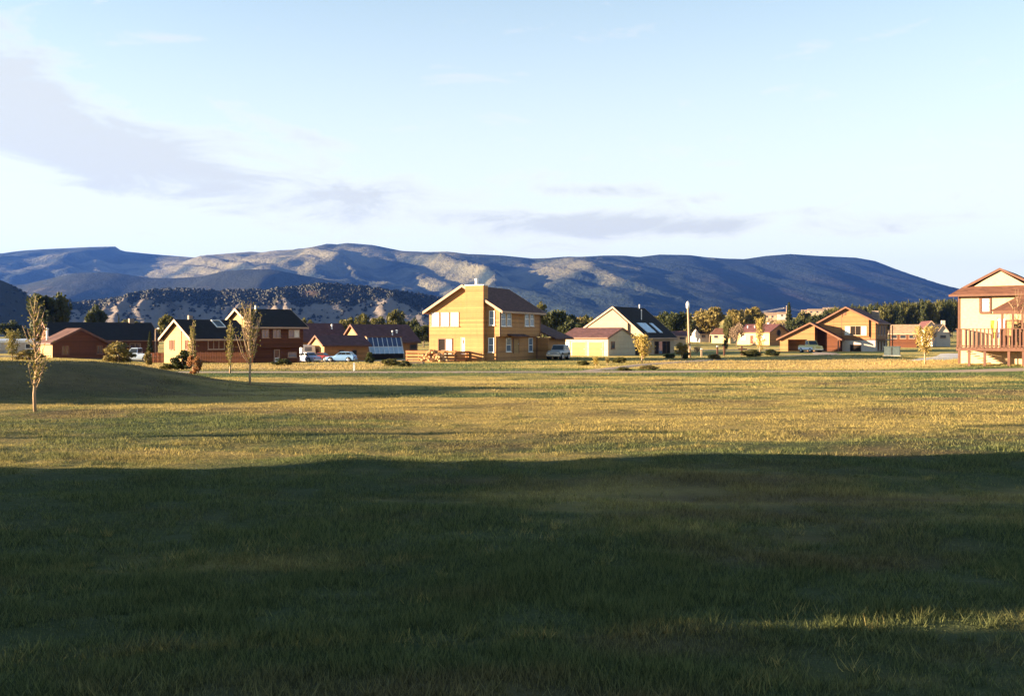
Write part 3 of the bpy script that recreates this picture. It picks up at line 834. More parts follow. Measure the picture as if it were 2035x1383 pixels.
# firewood heap before the deck
fp = S(empty('firewood_pile', (0, 0, 0)), 'heap of split orange firewood logs in front of the redwood deck', 'firewood')
fx, fy = H.x(864, dy0 - 1.2), dy0 - 1.2
fp.location = (H.X + fx * H.c - fy * H.s, H.Y + fx * H.s + fy * H.c, 0)
fp.location.z = G(fp.location.x, fp.location.y); fp.rotation_euler = (0, 0, H.a)
lg = []
for k in range(3):
    m = MB(); r0 = 0.09 + 0.025 * k
    m.tube([(-0.23, 0, 0), (0.23, 0, 0)], [r0, r0 * 0.95], 5 + k)
    lg.append(m.mesh('log', m_log))
rr = random.Random(5)
for k in range(130):
    px_ = rr.gauss(0, 0.72); px_ = max(-1.6, min(1.6, px_)); py_ = rr.gauss(0, 0.28)
    top = 1.30 * max(0, 1 - (abs(px_ + 0.25) / 1.65) ** 1.6) * max(0.2, 1 - abs(py_) / 0.8)
    if abs(px_ - 0.35) < 0.22: top *= 0.8
    o = link('log', lg[k % 3], fp)
    o.location = (px_, py_, 0.08 + top * rr.random() ** 0.6); o.rotation_euler = (rr.uniform(0, 6), rr.uniform(-.5, .5), rr.uniform(0.3, 2.6))

# ---------------------------------------------------------------- 2. tan house with garage, right of centre
H = House('garage_house', 'tan house with dark solar roof and attached double garage', 15.89, 157.13, -32.3, -0.25)
zl = 3.72 + .25 - 0.3
H.gable(-6.3, 5.46, 0, 10.9, 3.35, 2.5 + 0.33, 7.33, 'y', apex=0.0, wall=m_tan, roof=r_dark, trim=m_trim, oe=0.45, orr=0.4)
FF = Face('front', 0); FR = Face('right', 5.46)
x1 = H.x(1249, 0)
H.part('bay_wall', MB().prism([(-6.25, -0.5), (x1, -0.5), (x1, 2.83 + (5.46 - x1) * 0.824 - 0.35), (0, 6.95), (-6.25, 3.1)], 'y', -0.34, 0.0), m_tan)
H.door(FF, H.x(1257, 0), H.x(1267, 0), -0.1, H.z(677, 3, 0), m_white)
ya, yb = H.y(1301, 5.46), H.y(1331, 5.46)
H.window(FR, ya, yb, 0.1, 2.0, m_btrim, [m_dark, m_paneb, m_dark, m_dark], rail=None, nv=4, sill=False, name='glass_wall')
# solar collectors on the right slope
kr = (7.33 - 2.83) / 5.46
sol = math.atan(kr)
def on_slope(xc, y0_, y1_, u0, u1, h):   # u measured down the slope from the ridge
    c_, s_ = math.cos(sol), math.sin(sol)
    def T(u, y_, n): return (u * c_ + n * s_ , y_, 7.33 + 0.16 - u * s_ + n * c_)
    return MB().add([T(u, y_, n) for n in (0, h) for u, y_ in ((u0, y0_), (u1, y0_), (u1, y1_), (u0, y1_))], [(3, 2, 1, 0), (4, 5, 6, 7), (0, 1, 5, 4), (1, 2, 6, 5), (2, 3, 7, 6), (3, 0, 4, 7)])
m_solar = glass('solar_glass', (0.30, 0.40, 0.52), 0.18)
for y0_, y1_ in ((1.6, 3.1), (3.25, 4.75), (6.3, 7.3)):
    p_ = H.part('solar_panel', on_slope(0, y0_ - 0.06, y1_ + 0.06, 4.1, 6.5, 0.07), m_metal)
    on_slope(0, y0_, y1_, 4.16, 6.44, 0.10).build('pane', m_solar, p_)
H.vent(2.4, 5.0, 5.3, 6.9, 0.08)
H.vent(0.2, 9.0, 7.3, 7.9, 0.08)
# garage wing towards the camera
gx0, gx1 = -1.66 - 0.35, -1.66 + 7.2 + 0.15
gy0 = -13.2; gy1 = gy0 + 8.96
H.gable(gx0, gx1, gy0, gy1, 2.62, 2.62, 3.95, 'x', wall=m_pale, roof=r_plum, trim=m_btrim, oe=0.35, orr=0.12, wname='garage_wall', rname='garage_roof')
FG = Face('front', gy0); FGr = Face('right', gx1)
for a, b in ((1138, 1163), (1171.5, 1197)):
    H.door(FG, H.x(a, gy0), H.x(b, gy0), 0.0, H.z(680.5, 2, gy0), m_golden, m_pale, 'garage_door', 4)
H.door(FG, H.x(1121, gy0), H.x(1131.5, gy0), 0.0, H.z(679, 0, gy0), m_white)
ya, yb = H.y(1214.5, gx1), H.y(1221, gx1)
H.window(FGr, ya, yb, H.z(692, gx1, ya), H.z(679.5, gx1, ya), m_btrim, m_pane, rail=None)
H.part('breezeway_roof', MB().box(gx0 + 1.5, gx1 - 0.25, gy1 - 0.2, -0.36, 2.66, 2.84), r_plum)
H.part('breezeway_wall', MB().box(gx1 - 0.5, gx1 - 0.4, gy1 + 0.01, -0.36, -0.3, 2.65), m_dark)

# ---------------------------------------------------------------- 3. chalet with open garage
H = House('chalet', 'orange wooden chalet with open garage bay and stone chimney', 57.44, 172.97, -28.2, -0.1)
wl_, wr_ = 6.6, 4.78
kr = (7.57 - 5.1) / (wr_)
H.gable(-wl_, wr_, 0, 13.9, 3.95, 5.12, 7.6, 'y', apex=0, z0=2.05, wall=m_cedar2, roof=r_purp, trim=m_btrim, oe=0.55, orr=0.6, wname='upper_wall')
H.part('basement_wall', MB().box(-1.9, wr_ - 0.03, 0.03, 13.8, -0.4, 2.05), m_wht)
FF = Face('front', 0); FB = Face('front', 0.03); FR = Face('right', wr_)
H.part('bay_panel', MB().box(H.x(1674, 0), H.x(1727, 0), -0.28, -0.0, H.z(669, 0, 0), H.z(630, 0, 0)), m_cedar2)
FBp = Face('front', -0.28)
H.window(FBp, H.x(1679, -.28), H.x(1721.5, -.28), H.z(665.5, 1, 0), H.z(648.5, 1, 0), m_trim, [m_curt, m_dark, m_dark, m_curt], rail=None, nv=4)
H.part('louvre', MB().box(H.x(1676, 0), H.x(1681, 0), -0.05, 0, H.z(626.5, 0, 0), H.z(619, 0, 0)), m_btrim)
for px_ in (1673, 1728.5):
    H.part('trim_board', MB().box(H.x(px_, 0) - 0.08, H.x(px_, 0) + 0.08, -0.06, 0, 2.1, H.z(620 if px_ < 1700 else 634, 0, 0)), m_btrim)
H.part('band_board', MB().box(-1.9, wr_ + 0.02, -0.08, 0.0, 2.0, 2.22), m_btrim)
H.window(FB, H.x(1690, 0), H.x(1710.5, 0), H.z(698, 1, 0), H.z(685.5, 1, 0), m_btrim, m_dark, rail=None)
xa = H.x(1733, 5.0); xb = H.x(1747, 5.0)
H.part('chimney', MB().box(xa, xb, 4.4, 5.6, 4.0, H.z(618, 3, 5)), m_brick)
for i, yv in enumerate((2.5, 6.0, 9.5)):
    H.window(FR, yv, yv + 1.6, 2.9, 4.6, m_trim, m_pane, rail=None, nv=2)
    H.window(Face('right', wr_ - 0.03), yv, yv + 1.4, 0.3, 1.7, m_btrim, m_pane, rail=None, nv=2)
    H.part('balcony_post', MB().box(wr_ + 1.15, wr_ + 1.3, yv + 1.9, yv + 2.05, -0.3, 4.6), m_btrim)
H.part('balcony', MB().box(wr_ + 0.01, wr_ + 1.4, 1.5, 13.0, 2.0, 2.2), m_btrim)
# garage wing
gy = -2.7
ga = H.x(1611, gy); g0 = H.x(1550, gy); g1 = H.x(1668, gy)
ze = H.z(672.5, g0, gy); zt = H.z(642.5, ga, gy); z2 = H.z(672.5, g1, gy)
H.gable(g0, g1, gy, 1.0, ze, z2, zt, 'y', apex=ga, wall=None, roof=r_purp, trim=m_btrim, oe=0.5, orr=0.55, rname='garage_roof', ends=(1, 0))
def topz(x): return (ze + (zt - ze) * (x - g0) / (ga - g0)) if x <= ga else (zt + (z2 - zt) * (x - ga) / (g1 - ga))
o0, o1, oz = H.x(1566, gy), H.x(1604, gy), H.z(674.5, g0 + 2, gy)
e1 = H.x(1619, gy)
wm = MB()
wm.prism([(g0, -0.3), (o0, -0.3), (o0, topz(o0)), (g0, topz(g0))], 'y', gy, gy + 0.2)
wm.prism([(o0, oz), (o1, oz), (o1, topz(o1)), (o0, topz(o0))], 'y', gy, gy + 0.2)
wm.prism([(o1, -0.3), (e1, -0.3), (e1, topz(e1)), (ga, zt), (o1, topz(o1))], 'y', gy, gy + 0.2)
H.part('garage_wall', wm, m_cedar2)
H.part('garage_side', MB().box(g0, g0 + 0.2, gy + 0.2, 0.0, -0.3, ze), m_cedar2)
H.part('garage_back', MB().prism([(g0 + .2, -0.3), (e1, -0.3), (e1, topz(e1)), (ga, zt), (g0 + .2, topz(g0 + .2))], 'y', -0.2, -0.01), m_cedar2)
H.part('garage_divider', MB().box(e1 - 0.2, e1, gy + 0.2, -0.2, -0.3, topz(e1)), m_cedar2)
H.part('porch_back', MB().prism([(e1, -0.3), (g1, -0.3), (g1, topz(g1)), (e1, topz(e1))], 'y', -0.25, -0.05), m_redb)
e2 = H.x(1640, gy + 1.4)
H.part('entry_wall', MB().prism([(e2, -0.3), (g1 - 0.1, -0.3), (g1 - 0.1, topz(g1) - .05), (e2, topz(e2) - .05)], 'y', gy + 1.3, gy + 1.5), m_redb)
H.part('porch_post', MB().box(g1 - 0.3, g1 - 0.12, gy + 0.1, gy + 0.28, -0.3, topz(g1)), m_btrim)
H.part('slab', MB().box(g0, g1, gy - 0.4, 0, -0.5, 0.04), m_conc)

# ---------------------------------------------------------------- 4. low house with skylight, left
H = House('skylight_house', 'low house with bright gable and dark skylit roof behind thin saplings', -35.46, 112.05, 40.25, -0.75)
H.gable(0, 6.5, 0, 8.58, 3.1, 3.1, 5.12, 'x', wall=m_golden, roof=r_dark, trim=m_trim, oe=0.45, orr=0.5, z0=-0.4)
FL = Face('left', 0); FF = Face('front', 0)
for a, b in ((337.5, 340.5), (343, 346.5), (368.5, 373.5)):
    ya, yb = sorted((H.y(a, 0), H.y(b, 0)))
    H.window(FL, ya, yb, H.z(694, 0, ya), H.z(676.5, 0, ya), m_btrim, m_redb, rail=None)
H.part('gable_post', MB().box(-0.08, 0, H.y(359, 0) - 0.35, H.y(359, 0) + 0.35, -0.3, 4.6), m_golden)
H.part('gable_lamp', MB().box(-0.1, 0, H.y(361, 0) - .12, H.y(361, 0) + .12, H.z(660, 0, 4), H.z(655, 0, 4)), m_btrim)
H.window(FF, H.x(414, 0), H.x(450, 0) - 0.3, H.z(693, 3, 0), H.z(677, 3, 0), m_trim, [m_redb, m_pane, m_redb], rail=None, nv=3)
H.part('front_cladding', MB().box(0.02, 6.48, -0.02, 0.0, -0.4, 3.0), m_redb)
k_ = (5.12 - 3.1) / 4.29; an = math.atan(k_)
def slope_box(u0, u1, x0_, x1_, n0, n1):
    c_, s_ = math.cos(an), math.sin(an)
    def T(u, x_, n): return (x_, 4.29 - u * c_ - n * s_, 5.12 + 0.155 - u * s_ + n * c_)
    return MB().add([T(u, x_, n) for n in (n0, n1) for u, x_ in ((u0, x0_), (u1, x0_), (u1, x1_), (u0, x1_))], [(3, 2, 1, 0), (4, 5, 6, 7), (0, 1, 5, 4), (1, 2, 6, 5), (2, 3, 7, 6), (3, 0, 4, 7)])
sk = MB()
for q in ((0.3, 2.2, 3.75, 3.83), (0.3, 2.2, 4.77, 4.85), (0.3, 0.38, 3.83, 4.77), (2.12, 2.2, 3.83, 4.77)):
    b = slope_box(*q, 0, 0.12); sk.add(b.v, b.f)
skl = H.part('skylight', sk, m_white)
slope_box(0.38, 2.12, 3.83, 4.77, 0.01, 0.05).build('pane', m_pane, skl)
H.part('chimney', MB().box(1.3, 1.75, 4.4, 4.85, 4.6, 5.75), m_brick)

# ---------------------------------------------------------------- 5. two-storey red-brown house, left
H = House('dark_roof_house', 'two-storey red-brown house under a dark roof behind the tall sapling', -30.47, 119.0, 40.0, -0.85)
zE, zT = 4.62, 6.65
H.gable(0, 6.4, 0, 8.41, zE, zE, zT, 'x', z0=2.05, wall=m_golden, roof=r_dark, trim=m_trim, oe=0.45, orr=0.5, wname='upper_wall')
H.part('front_cladding', MB().box(0.02, 6.38, -0.03, 0.0, 2.05, zE - 0.06), m_redb)
H.part('lower_wall', MB().box(0.3, 6.2, 0.45, 8.3, -0.3, 2.05), m_redb)
H.part('end_cladding', MB().box(6.4, 6.43, 0, 8.41, 2.05, zE - 0.06), m_redb)
FF = Face('front', -0.03); FLo = Face('front', 0.45)
for a, b, nv, pm in ((521, 533, 2, [m_paneb]), (543, 556, 2, [m_paneb]), (574, 594, 2, [m_paneb, m_curt])):
    H.window(FF, H.x(a, 0), H.x(b, 0), H.z(670, 3, 0), H.z(656, 3, 0), m_trim, pm, rail=None, nv=nv)
d = H.door(FLo, H.x(545.5, .45), H.x(554, .45), -0.05, 1.75, m_btrim, m_trim)
MB().box(H.x(546, .45), H.x(553.5, .45), 0.05, 0.07, -0.02, 0.85, FLo).build('kick_panel', m_white, d)
H.window(FLo, H.x(573, .45), H.x(588, .45), H.z(709, 5, 0), H.z(701, 5, 0), m_trim, m_paneb, rail=None)
H.vent(1.7, 3.2, 6.2, 7.1, 0.08)

# ---------------------------------------------------------------- 6. passive solar house
H = House('solar_house', 'plum-roofed house with sloping wall of blue solar glass panes', -21.73, 148.0, 32.0, -0.7)
zE, zT = 2.5, 4.95
H.gable(0, 8.75, 0, 8.5, zE, zE - 0.1, zT, 'x', apex=4.28, wall=m_oran, roof=r_plum, trim=m_rtrim, oe=0.4, orr=0.4, z0=-0.4)
FL = Face('left', 0)
H.part('gable_cladding', MB().prism([(0.05, -0.3), (8.4, -0.3), (8.4, zE - 0.1), (4.28, zT - 0.1), (0.05, zE - 0.1)], 'x', -0.03, 0.0), m_golden)
# sloped glazing: from high on the front roof slope out to the ground before the wall
sx0, sx1 = 0.35, H.x(797, -0.6)
zt_, zb_ = H.z(670.5, 2, -0.1), H.z(703, 2, -1.3)
zm_ = H.z(689, 2, -0.7)
y_of = lambda z_: -1.45 + (z_ - zb_) / (zt_ - zb_) * 1.05
for k in range(2):
    xe = (sx0 - 0.16, sx0) if k == 0 else (sx1, sx1 + 0.16)
    H.part('glazing_cheek', MB().prism([(0.0, -0.2), (y_of(zb_) - 0.02, -0.2), (y_of(zb_) - 0.02, zb_), (y_of(zt_) - 0.02, zt_ + 0.05), (0.0, zt_ + 0.05)], 'x', *xe), m_trim)
H.part('glazing_base', MB().box(sx0, sx1, y_of(zb_) + 0.0, -0.02, -0.3, zb_), m_dark)
H.part('glazing_head', MB().box(sx0 - 0.3, sx1 + 0.3, y_of(zt_) - 0.15, 0.0, zt_ + 0.051, zt_ + 0.16), m_btrim)
m_sol1 = glass('upper_solar_glass', (0.03, 0.05, 0.12), 0.10); m_sol2 = glass('lower_solar_glass', (0.26, 0.36, 0.48), 0.25)
n_ = 7
for i in range(n_):
    xa, xb = sx0 + (sx1 - sx0) * i / n_, sx0 + (sx1 - sx0) * (i + 1) / n_
    for (za, zb2, mm) in ((zb_, zm_, m_sol2), (zm_, zt_, m_sol1)):
        H.part('pane', MB().prism([(y_of(za), za + 0.03), (y_of(zb2), zb2 - 0.03), (y_of(zb2) + 0.05, zb2 - 0.03), (y_of(za) + 0.05, za + 0.03)], 'x', xa + 0.05, xb - 0.05), mm)
for i in range(n_ + 1):
    xa = sx0 + (sx1 - sx0) * i / n_
    H.part('mullion', MB().prism([(y_of(zb_) - 0.03, zb_), (y_of(zt_) - 0.03, zt_), (y_of(zt_) + 0.06, zt_), (y_of(zb_) + 0.06, zb_)], 'x', xa - 0.045, xa + 0.045), m_metal)
H.part('transom', MB().box(sx0, sx1, y_of(zm_) - 0.035, y_of(zm_) + 0.05, zm_ - 0.028, zm_ + 0.028), m_metal)
FF = Face('front', 0)
H.window(FF, H.x(815, 0), H.x(828, 0), H.z(694, 8, 0), H.z(685, 8, 0), m_btrim, m_pane, rail=None)
H.vent(5.2, 1.4, 3.2, 4.0, 0.1, m_white); H.vent(6.2, 2.0, 3.5, 4.1, 0.14, m_white)
# rear block
H.gable(-7.5, 0.6, 7.2, 14.5, 2.6, 2.6, 5.15, 'x', wall=m_golden, roof=r_plum, trim=m_rtrim, oe=0.4, orr=0.3, wname='rear_wall', rname='rear_roof', z0=-0.4)
H.vent(-1.2, 9.6, 4.1, 5.0, 0.12, m_white)
# small front shed-garage
H2 = House('red_garage', 'small orange garage with bright gable left of the solar glass house', -26.1, 140.0, 32.0, -0.8, 'garage')
H2.gable(0, 6.6, 0, 5.35, 2.15, 2.15, 3.4, 'x', wall=m_oran, roof=r_plum, trim=m_rtrim, oe=0.35, orr=0.35, z0=-0.4)
H2.part('gable_cladding', MB().prism([(0.03, -0.3), (5.32, -0.3), (5.32, 2.1), (2.67, 3.33), (0.03, 2.1)], 'x', -0.03, 0), m_golden)
ya, yb = sorted((H2.y(626, 0), H2.y(634, 0)))
H2.door(Face('left', -0.03), ya, yb, -0.1, 1.6, m_redb, m_btrim)
H2.window(Face('front', 0), 2.2, 2.9, 0.75, 1.4, m_btrim, m_pane, rail=None)
H2.window(Face('front', 0), 4.2, 4.8, 0.75, 1.4, m_btrim, m_pane, rail=None)

# ---------------------------------------------------------------- 7. small log garage far left and the dark house behind
H = House('log_garage', 'small red-brown gabled log building at far left with sunlit side wall', -55.7, 122.05, 43.0, -0.55, 'outbuilding')
H.gable(0, 6.55, 0, 4.34, 2.35, 2.35, 4.0, 'y', wall=m_redb, roof=r_brown, trim=m_rtrim, oe=0.35, orr=0.3, z0=-0.4)
FF = Face('front', 0)
H.part('side_cladding', MB().box(-0.03, 0, 0.02, 4.3, -0.3, 2.2), m_golden)
for a, b in ((123.5, 136), (193, 203)):
    H.window(FF, H.x(a, 0), H.x(b, 0), H.z(703, 3, 0), H.z(688, 3, 0), m_btrim, m_pane, rail=None, nv=2)
H.vent(0.35, 3.0, 2.3, 4.0, 0.13, m_white)
H = House('long_dark_house', 'long house with black roof and brick chimney behind the log building', -62.0, 143.0, 36.0, -0.5)
H.gable(-3, 11.5, 0, 9.5, 2.6, 2.6, 5.0, 'x', wall=m_redb, roof=r_dark, trim=m_btrim, oe=0.5, orr=0.4, z0=-0.4)
H.part('chimney', MB().box(8.6, 9.3, 4.4, 5.1, 4.4, 5.75), m_brick)
H.window(Face('front', 0), 4.0, 5.4, 0.9, 2.0, m_trim, m_pane, nv=2, rail=None)
H.window(Face('front', 0), 7.5, 8.9, 0.9, 2.0, m_trim, m_pane, nv=2, rail=None)
H = House('low_red_shed', 'low shed with red roof behind the white pickup', at(264, 150), 150, 20, None, 'shed')
H.gable(0, 3.4, 0, 3.2, 1.5, 1.5, 2.4, 'x', wall=m_redb, roof=r_red, trim=m_btrim, oe=0.3, orr=0.2, z0=-0.4)
H.door(Face('front', 0), 1.2, 2.1, 0, 1.4, m_dark, m_btrim)
H = House('mobile_home', 'long pale mobile home with light flat roof at the left edge', at(-30, 150), 150, 14, None)
H.part('wall', MB().box(0, 8.6, 0, 3.6, 0.4, 1.55), m_wht)
H.part('roof', MB().prism([(-0.15, 1.56), (3.75, 1.56), (3.75, 1.9), (1.8, 2.2), (-0.15, 1.9)], 'x', -0.15, 8.75), m_metal)
H.part('skirting', MB().box(0.05, 8.55, 0.05, 3.55, -0.4, 0.4), m_found)
for xx in (1.0, 3.2, 5.6): H.window(Face('front', 0), xx, xx + 1.1, 0.75, 1.35, m_metal, m_pane, rail=None)
H.door(Face('front', 0), 7.4, 8.2, 0.42, 1.5, m_paneb, m_metal)

# ---------------------------------------------------------------- 8. houses farther back, right
H = House('yellow_house', 'yellow stucco house with plum roof and round gable window', 58.04, 260.0, -48.0, 0.7)
H.gable(0, 9.9, 0, 8.43, 2.95, 2.95, 4.85, 'x', wall=m_oran, roof=r_purp, trim=m_rtrim, oe=0.4, orr=0.35)
H.part('front_cladding', MB().box(0.02, 9.88, -0.03, 0, -0.3, 2.88), m_yel)
FF = Face('front', -0.03)
for xx in (1.3, 6.9): H.window(FF, xx, xx + 1.5, 1.0, 2.1, m_trim, m_curt, rail=None, nv=2)
H.door(FF, 4.2, 5.1, 0, 2.05, m_redb, m_trim)
rw = MB(); yc, zc = 4.0, 2.75
rw.tube([(9.9, yc, zc), (9.98, yc, zc)], [0.95, 0.95], 14)
w0 = H.part('round_window', rw, m_btrim)
MB().tube([(9.981, yc, zc), (9.995, yc, zc)], [0.78, 0.78], 14).build('pane', m_dark, w0)
H.part('chimney', MB().box(6.2, 6.8, 4.4, 5.0, 4.2, 5.4), m_wht)
H.vent(2.0, 2.0, 3.8, 4.4, 0.12, m_white); H.vent(4.0, 2.2, 3.9, 4.5, 0.12, m_white)

def far_house(name, label, px0, px1, Y, deg, top, eave, base, wallm, roofm, axis='x', depth=8, wins=2, chim=False, trim=None):
    X0, X1 = at(px0, Y), at(px1, Y)
    zb = zat(base, Y)
    H = House(name, label, X0, Y, deg, zb)
    Wd = (X1 - X0) / max(0.3, math.cos(H.a))
    ze_, zt_ = zat(eave, Y) - zb, zat(top, Y) - zb
    H.gable(0, Wd, 0, depth, ze_, ze_, zt_, axis, wall=wallm, roof=roofm, trim=trim or m_trim, oe=0.35, orr=0.3, z0=-1.5)
    for k in range(wins):
        a = Wd * (k + 0.5) / wins - 0.6
        H.window(Face('front', 0), a, a + 1.2, ze_ * 0.38, ze_ * 0.8, trim or m_trim, m_pane, rail=None)
    if chim:
        H.part('chimney', MB().box(Wd * 0.7, Wd * 0.7 + 0.8, depth * 0.4, depth * 0.4 + 0.8, ze_, zt_ + 1.0), m_wht)
    return H
far_house('white_bungalow', 'small white bungalow with dark roof behind the light pole', 1391, 1436, 300, 12, 648, 663, 676, m_wht, r_dark, wins=3)
far_house('red_roof_house', 'low house with red roof beside the slim poplar', 1414, 1446, 285, -35, 653, 665, 676, m_yel, r_red, 'x', 7)
far_house('cream_bungalow', 'tiny cream bungalow between dark trees right of the dark solar roof', 1374, 1392, 330, -30, 655, 661, 671, m_yel, r_purp, 'x', 6, 1)
far_house('brown_shed', 'grey-roofed house just right of the dark solar roof', 1335, 1362, 240, -10, 659, 668, 678, m_tan, r_plum, 'x', 7, 2)
far_house('tan_roof_house', 'low brown house with sunlit tan roof right of the chalet', 1768, 1812, 230, -28, 646, 663, 678, m_redb, r_tan, 'x', 9, 3)
far_house('orange_cottage', 'small orange-roofed house between the tan roof and white houses', 1815, 1842, 290, -30, 650, 660, 674, m_oran, r_red, 'x', 7, 1)
far_house('white_gable_house', 'white gabled house farthest right in front of the tree row', 1838, 1861, 250, -12, 638.5, 651, 674, m_wht, r_purp, 'y', 12, 1)
far_house('white_barn_house', 'white-sided house with dark roof and pale chimney beside the right-hand deck', 1860, 1886, 235, -12, 645, 664, 676, m_wht, r_dark, 'y', 12, 1, True)
# town buildings on the bench beyond
for i, (nm, lb, a, b, Y, tp, ev, bs, wm_, rm_) in enumerate((
        ('hill_house', 'pale house with pinkish roof on the far rise left of the conifer', 1519, 1549, 640, 621, 626, 634, m_tan, r_tan),
        ('hill_cottage', 'small white house on the far rise touching the dark conifer', 1545, 1562, 620, 620, 624, 631, m_wht, r_tan),
        ('long_white_building', 'long bright white building on the far rise above the chalet garage', 1606, 1640, 660, 614, 617, 625, m_tan, r_tan),
        ('flat_white_building', 'small flat white building at the left end of the far white block', 1594, 1608, 665, 615.5, 617, 623, m_tan, r_tan),
        ('far_white_block', 'far white block just above the chalet roof ridge', 1637, 1662, 690, 611, 614, 624, m_tan, r_tan))):
    far_house(nm, lb, a, b, Y, -14, tp, ev, bs, wm_, rm_, 'x', 9, 3 if b - a > 20 else 1)

# ---------------------------------------------------------------- 9. right-hand house with the raised deck
H = House('stucco_house', 'cream stucco house with red hipped eaves at the right edge', 35.5, 80.0, -34.0, 0.45)
wS = 2.93; W2 = 6.4
zE = 5.88 - 0.45; zT = 7.8 - 0.45
H.part('wall', MB().box(0, 9.5, 0, 9, -1.0, zE), m_stucco)
H.part('gable_wall', MB().prism([(wS - 2.35, zE - 0.05), (wS + 2.35, zE - 0.05), (wS + 2.35, zE + 0.35), (wS, zT - 0.1), (wS - 2.35, zE + 0.35)], 'y', 0.45, 9), m_stucco)
# hipped eave skirt across the front + main roof planes
H.part('roof', MB().prism([(-0.55, zE - 0.05), (-0.55, zE + 0.08), (wS, zT + 0.12), (wS, zT - 0.02)], 'y', 0.35, 9.4).prism([(2 * wS + 0.55, zE - 0.05), (2 * wS + 0.55, zE + 0.08), (wS, zT + 0.12), (wS, zT - 0.02)], 'y', 0.35, 9.4), r_dark)
sk = MB()
A0 = [(-0.6, -0.6, zE - 0.12), (9.8, -0.6, zE - 0.12), (9.8, 0.55, zE + 0.62), (0.35, 0.55, zE + 0.62)]
sk.add([*A0, *[(x_, y_, z_ + 0.10) for x_, y_, z_ in A0]], [(3, 2, 1, 0), (4, 5, 6, 7), (0, 1, 5, 4), (1, 2, 6, 5), (2, 3, 7, 6), (3, 0, 4, 7)])
H.part('eave_skirt', sk, r_red)
for sgn in (-1, 1):
    H.part('rake_board', MB().prism([(wS + sgn * 2.7, zE + 0.42), (wS, zT - 0.06), (wS, zT + 0.14), (wS + sgn * 2.7, zE + 0.62)], 'y', 0.29, 0.345), m_rtrim)
H.part('fascia', MB().box(-0.62, 9.8, -0.65, -0.605, zE - 0.16, zE + 0.0), m_rtrim)
H.part('corner_board', MB().box(-0.04, 0.10, -0.05, -0.001, -0.6, zE - 0.15), m_rtrim)
FF = Face('front', 0)
ww = H.window(FF, H.x(1951, 0), H.x(1966, 0), H.z(619, 1.6, 0), H.z(594, 1.6, 0), m_rtrim, m_blind, rail=None, fw=0.13)
for zz in (0.33, 0.66):
    zq = H.z(619, 1.6, 0) + zz * (H.z(594, 1.6, 0) - H.z(619, 1.6, 0)); MB().box(H.x(1951, 0), H.x(1966, 0), 0.0, 0.05, zq - 0.02, zq + 0.02, FF).build('glazing_bar', m_rtrim, ww)
MB().box(H.x(1946, 0), H.x(1951, 0) - 0.135, 0.0, 0.05, H.z(622, 1.6, 0), H.z(591, 1.6, 0), FF).build('shutter', m_rtrim, ww)
# porch roof coming out over the deck on the right
px0_ = H.x(1971, -1.9)
zp = H.z(619, px0_, -1.9)
pr = MB().add([(px0_, -2.1, zp), (9.5, -2.1, zp), (9.5, 0.0, zp + 1.55), (px0_ + 2.4, 0.0, zp + 1.55), (px0_, -2.1, zp + 0.1), (9.5, -2.1, zp + 0.1), (9.5, 0.0, zp + 1.66), (px0_ + 2.4, 0.0, zp + 1.66)],
              [(3, 2, 1, 0), (4, 5, 6, 7), (0, 1, 5, 4), (1, 2, 6, 5), (2, 3, 7, 6), (3, 0, 4, 7)])
H.part('porch_roof', pr, r_red)
H.part('porch_beam', MB().box(px0_ + 0.1, 9.4, -2.05, -1.9, zp - 0.22, zp - 0.005), m_rtrim)
zd = H.z(691, 1.5, -2.2)
for q in (1992, 2013, 2032):
    xx = H.x(q, -1.98); H.part('porch_post', MB().box(xx - 0.08, xx + 0.08, -2.05, -1.9, zd, zp - 0.221), m_rtrim)
xx = H.x(2000, 0); H.door(FF, xx, xx + 0.9, zd, zd + 2.05, m_golden, m_rtrim)
H.window(FF, xx + 1.5, xx + 3.0, zd + 0.7, zd + 1.9, m_rtrim, m_pane, nv=2, rail=None)
# raised deck, a thing of its own
dk = S(empty('raised_deck', (H.X, H.Y, H.zb), H.a), 'raised redwood deck with upright baluster railing on the stucco house', 'deck')
dY = -2.5
d0, d1 = H.x(1901, dY), 9.0
zr = H.z(653, d0, dY)
MB().box(d0, d1, dY, -0.06, zd - 0.1, zd).build('floor', m_deck, dk)
MB().box(d0 - 0.03, d1, dY - 0.07, dY - 0.003, zd - 0.24, zd + 0.04).build('rim_board', m_rtrim, dk)
MB().box(d0 - 0.06, d1, dY - 0.1, dY + 0.1, zr - 0.05, zr).build('cap_rail', m_rtrim, dk)
MB().box(d0 - 0.06, d0 + 0.1, dY + 0.1, -0.08, zr - 0.05, zr).build('cap_rail', m_rtrim, dk)
MB().box(d0, d1, dY - 0.03, dY + 0.02, zd + 0.10, zd + 0.19).build('bottom_rail', m_rtrim, dk)
bal = MB().box(-0.055, 0.055, -0.02, 0.02, 0, zr - zd + 0.02).mesh('baluster', m_rtrim)
k = 0; xx = d0 + 0.1
while xx < d1 - 0.1:
    o = link('baluster', bal, dk); o.location = (xx, dY - 0.05, zd - 0.07); xx += 0.27
yy = dY + 0.35
while yy < -0.2:
    o = link('baluster', bal, dk); o.location = (d0 - 0.03, yy, zd - 0.07); o.rotation_euler = (0, 0, R(90)); yy += 0.27
for px_ in (1926, 1957, 2005, 2034):
    xx = H.x(px_, dY + 0.15); MB().box(xx - 0.09, xx + 0.09, dY + 0.05, dY + 0.23, -0.9, zd - 0.101).build('post', m_rtrim, dk)
st = MB()
for k in range(7):
    st.box(0.9 + k * 0.26, 1.2 + k * 0.26, -1.9, -0.9, zd - 0.35 - k * 0.17, zd - 0.30 - k * 0.17)
st.build('stair', m_deck, dk)
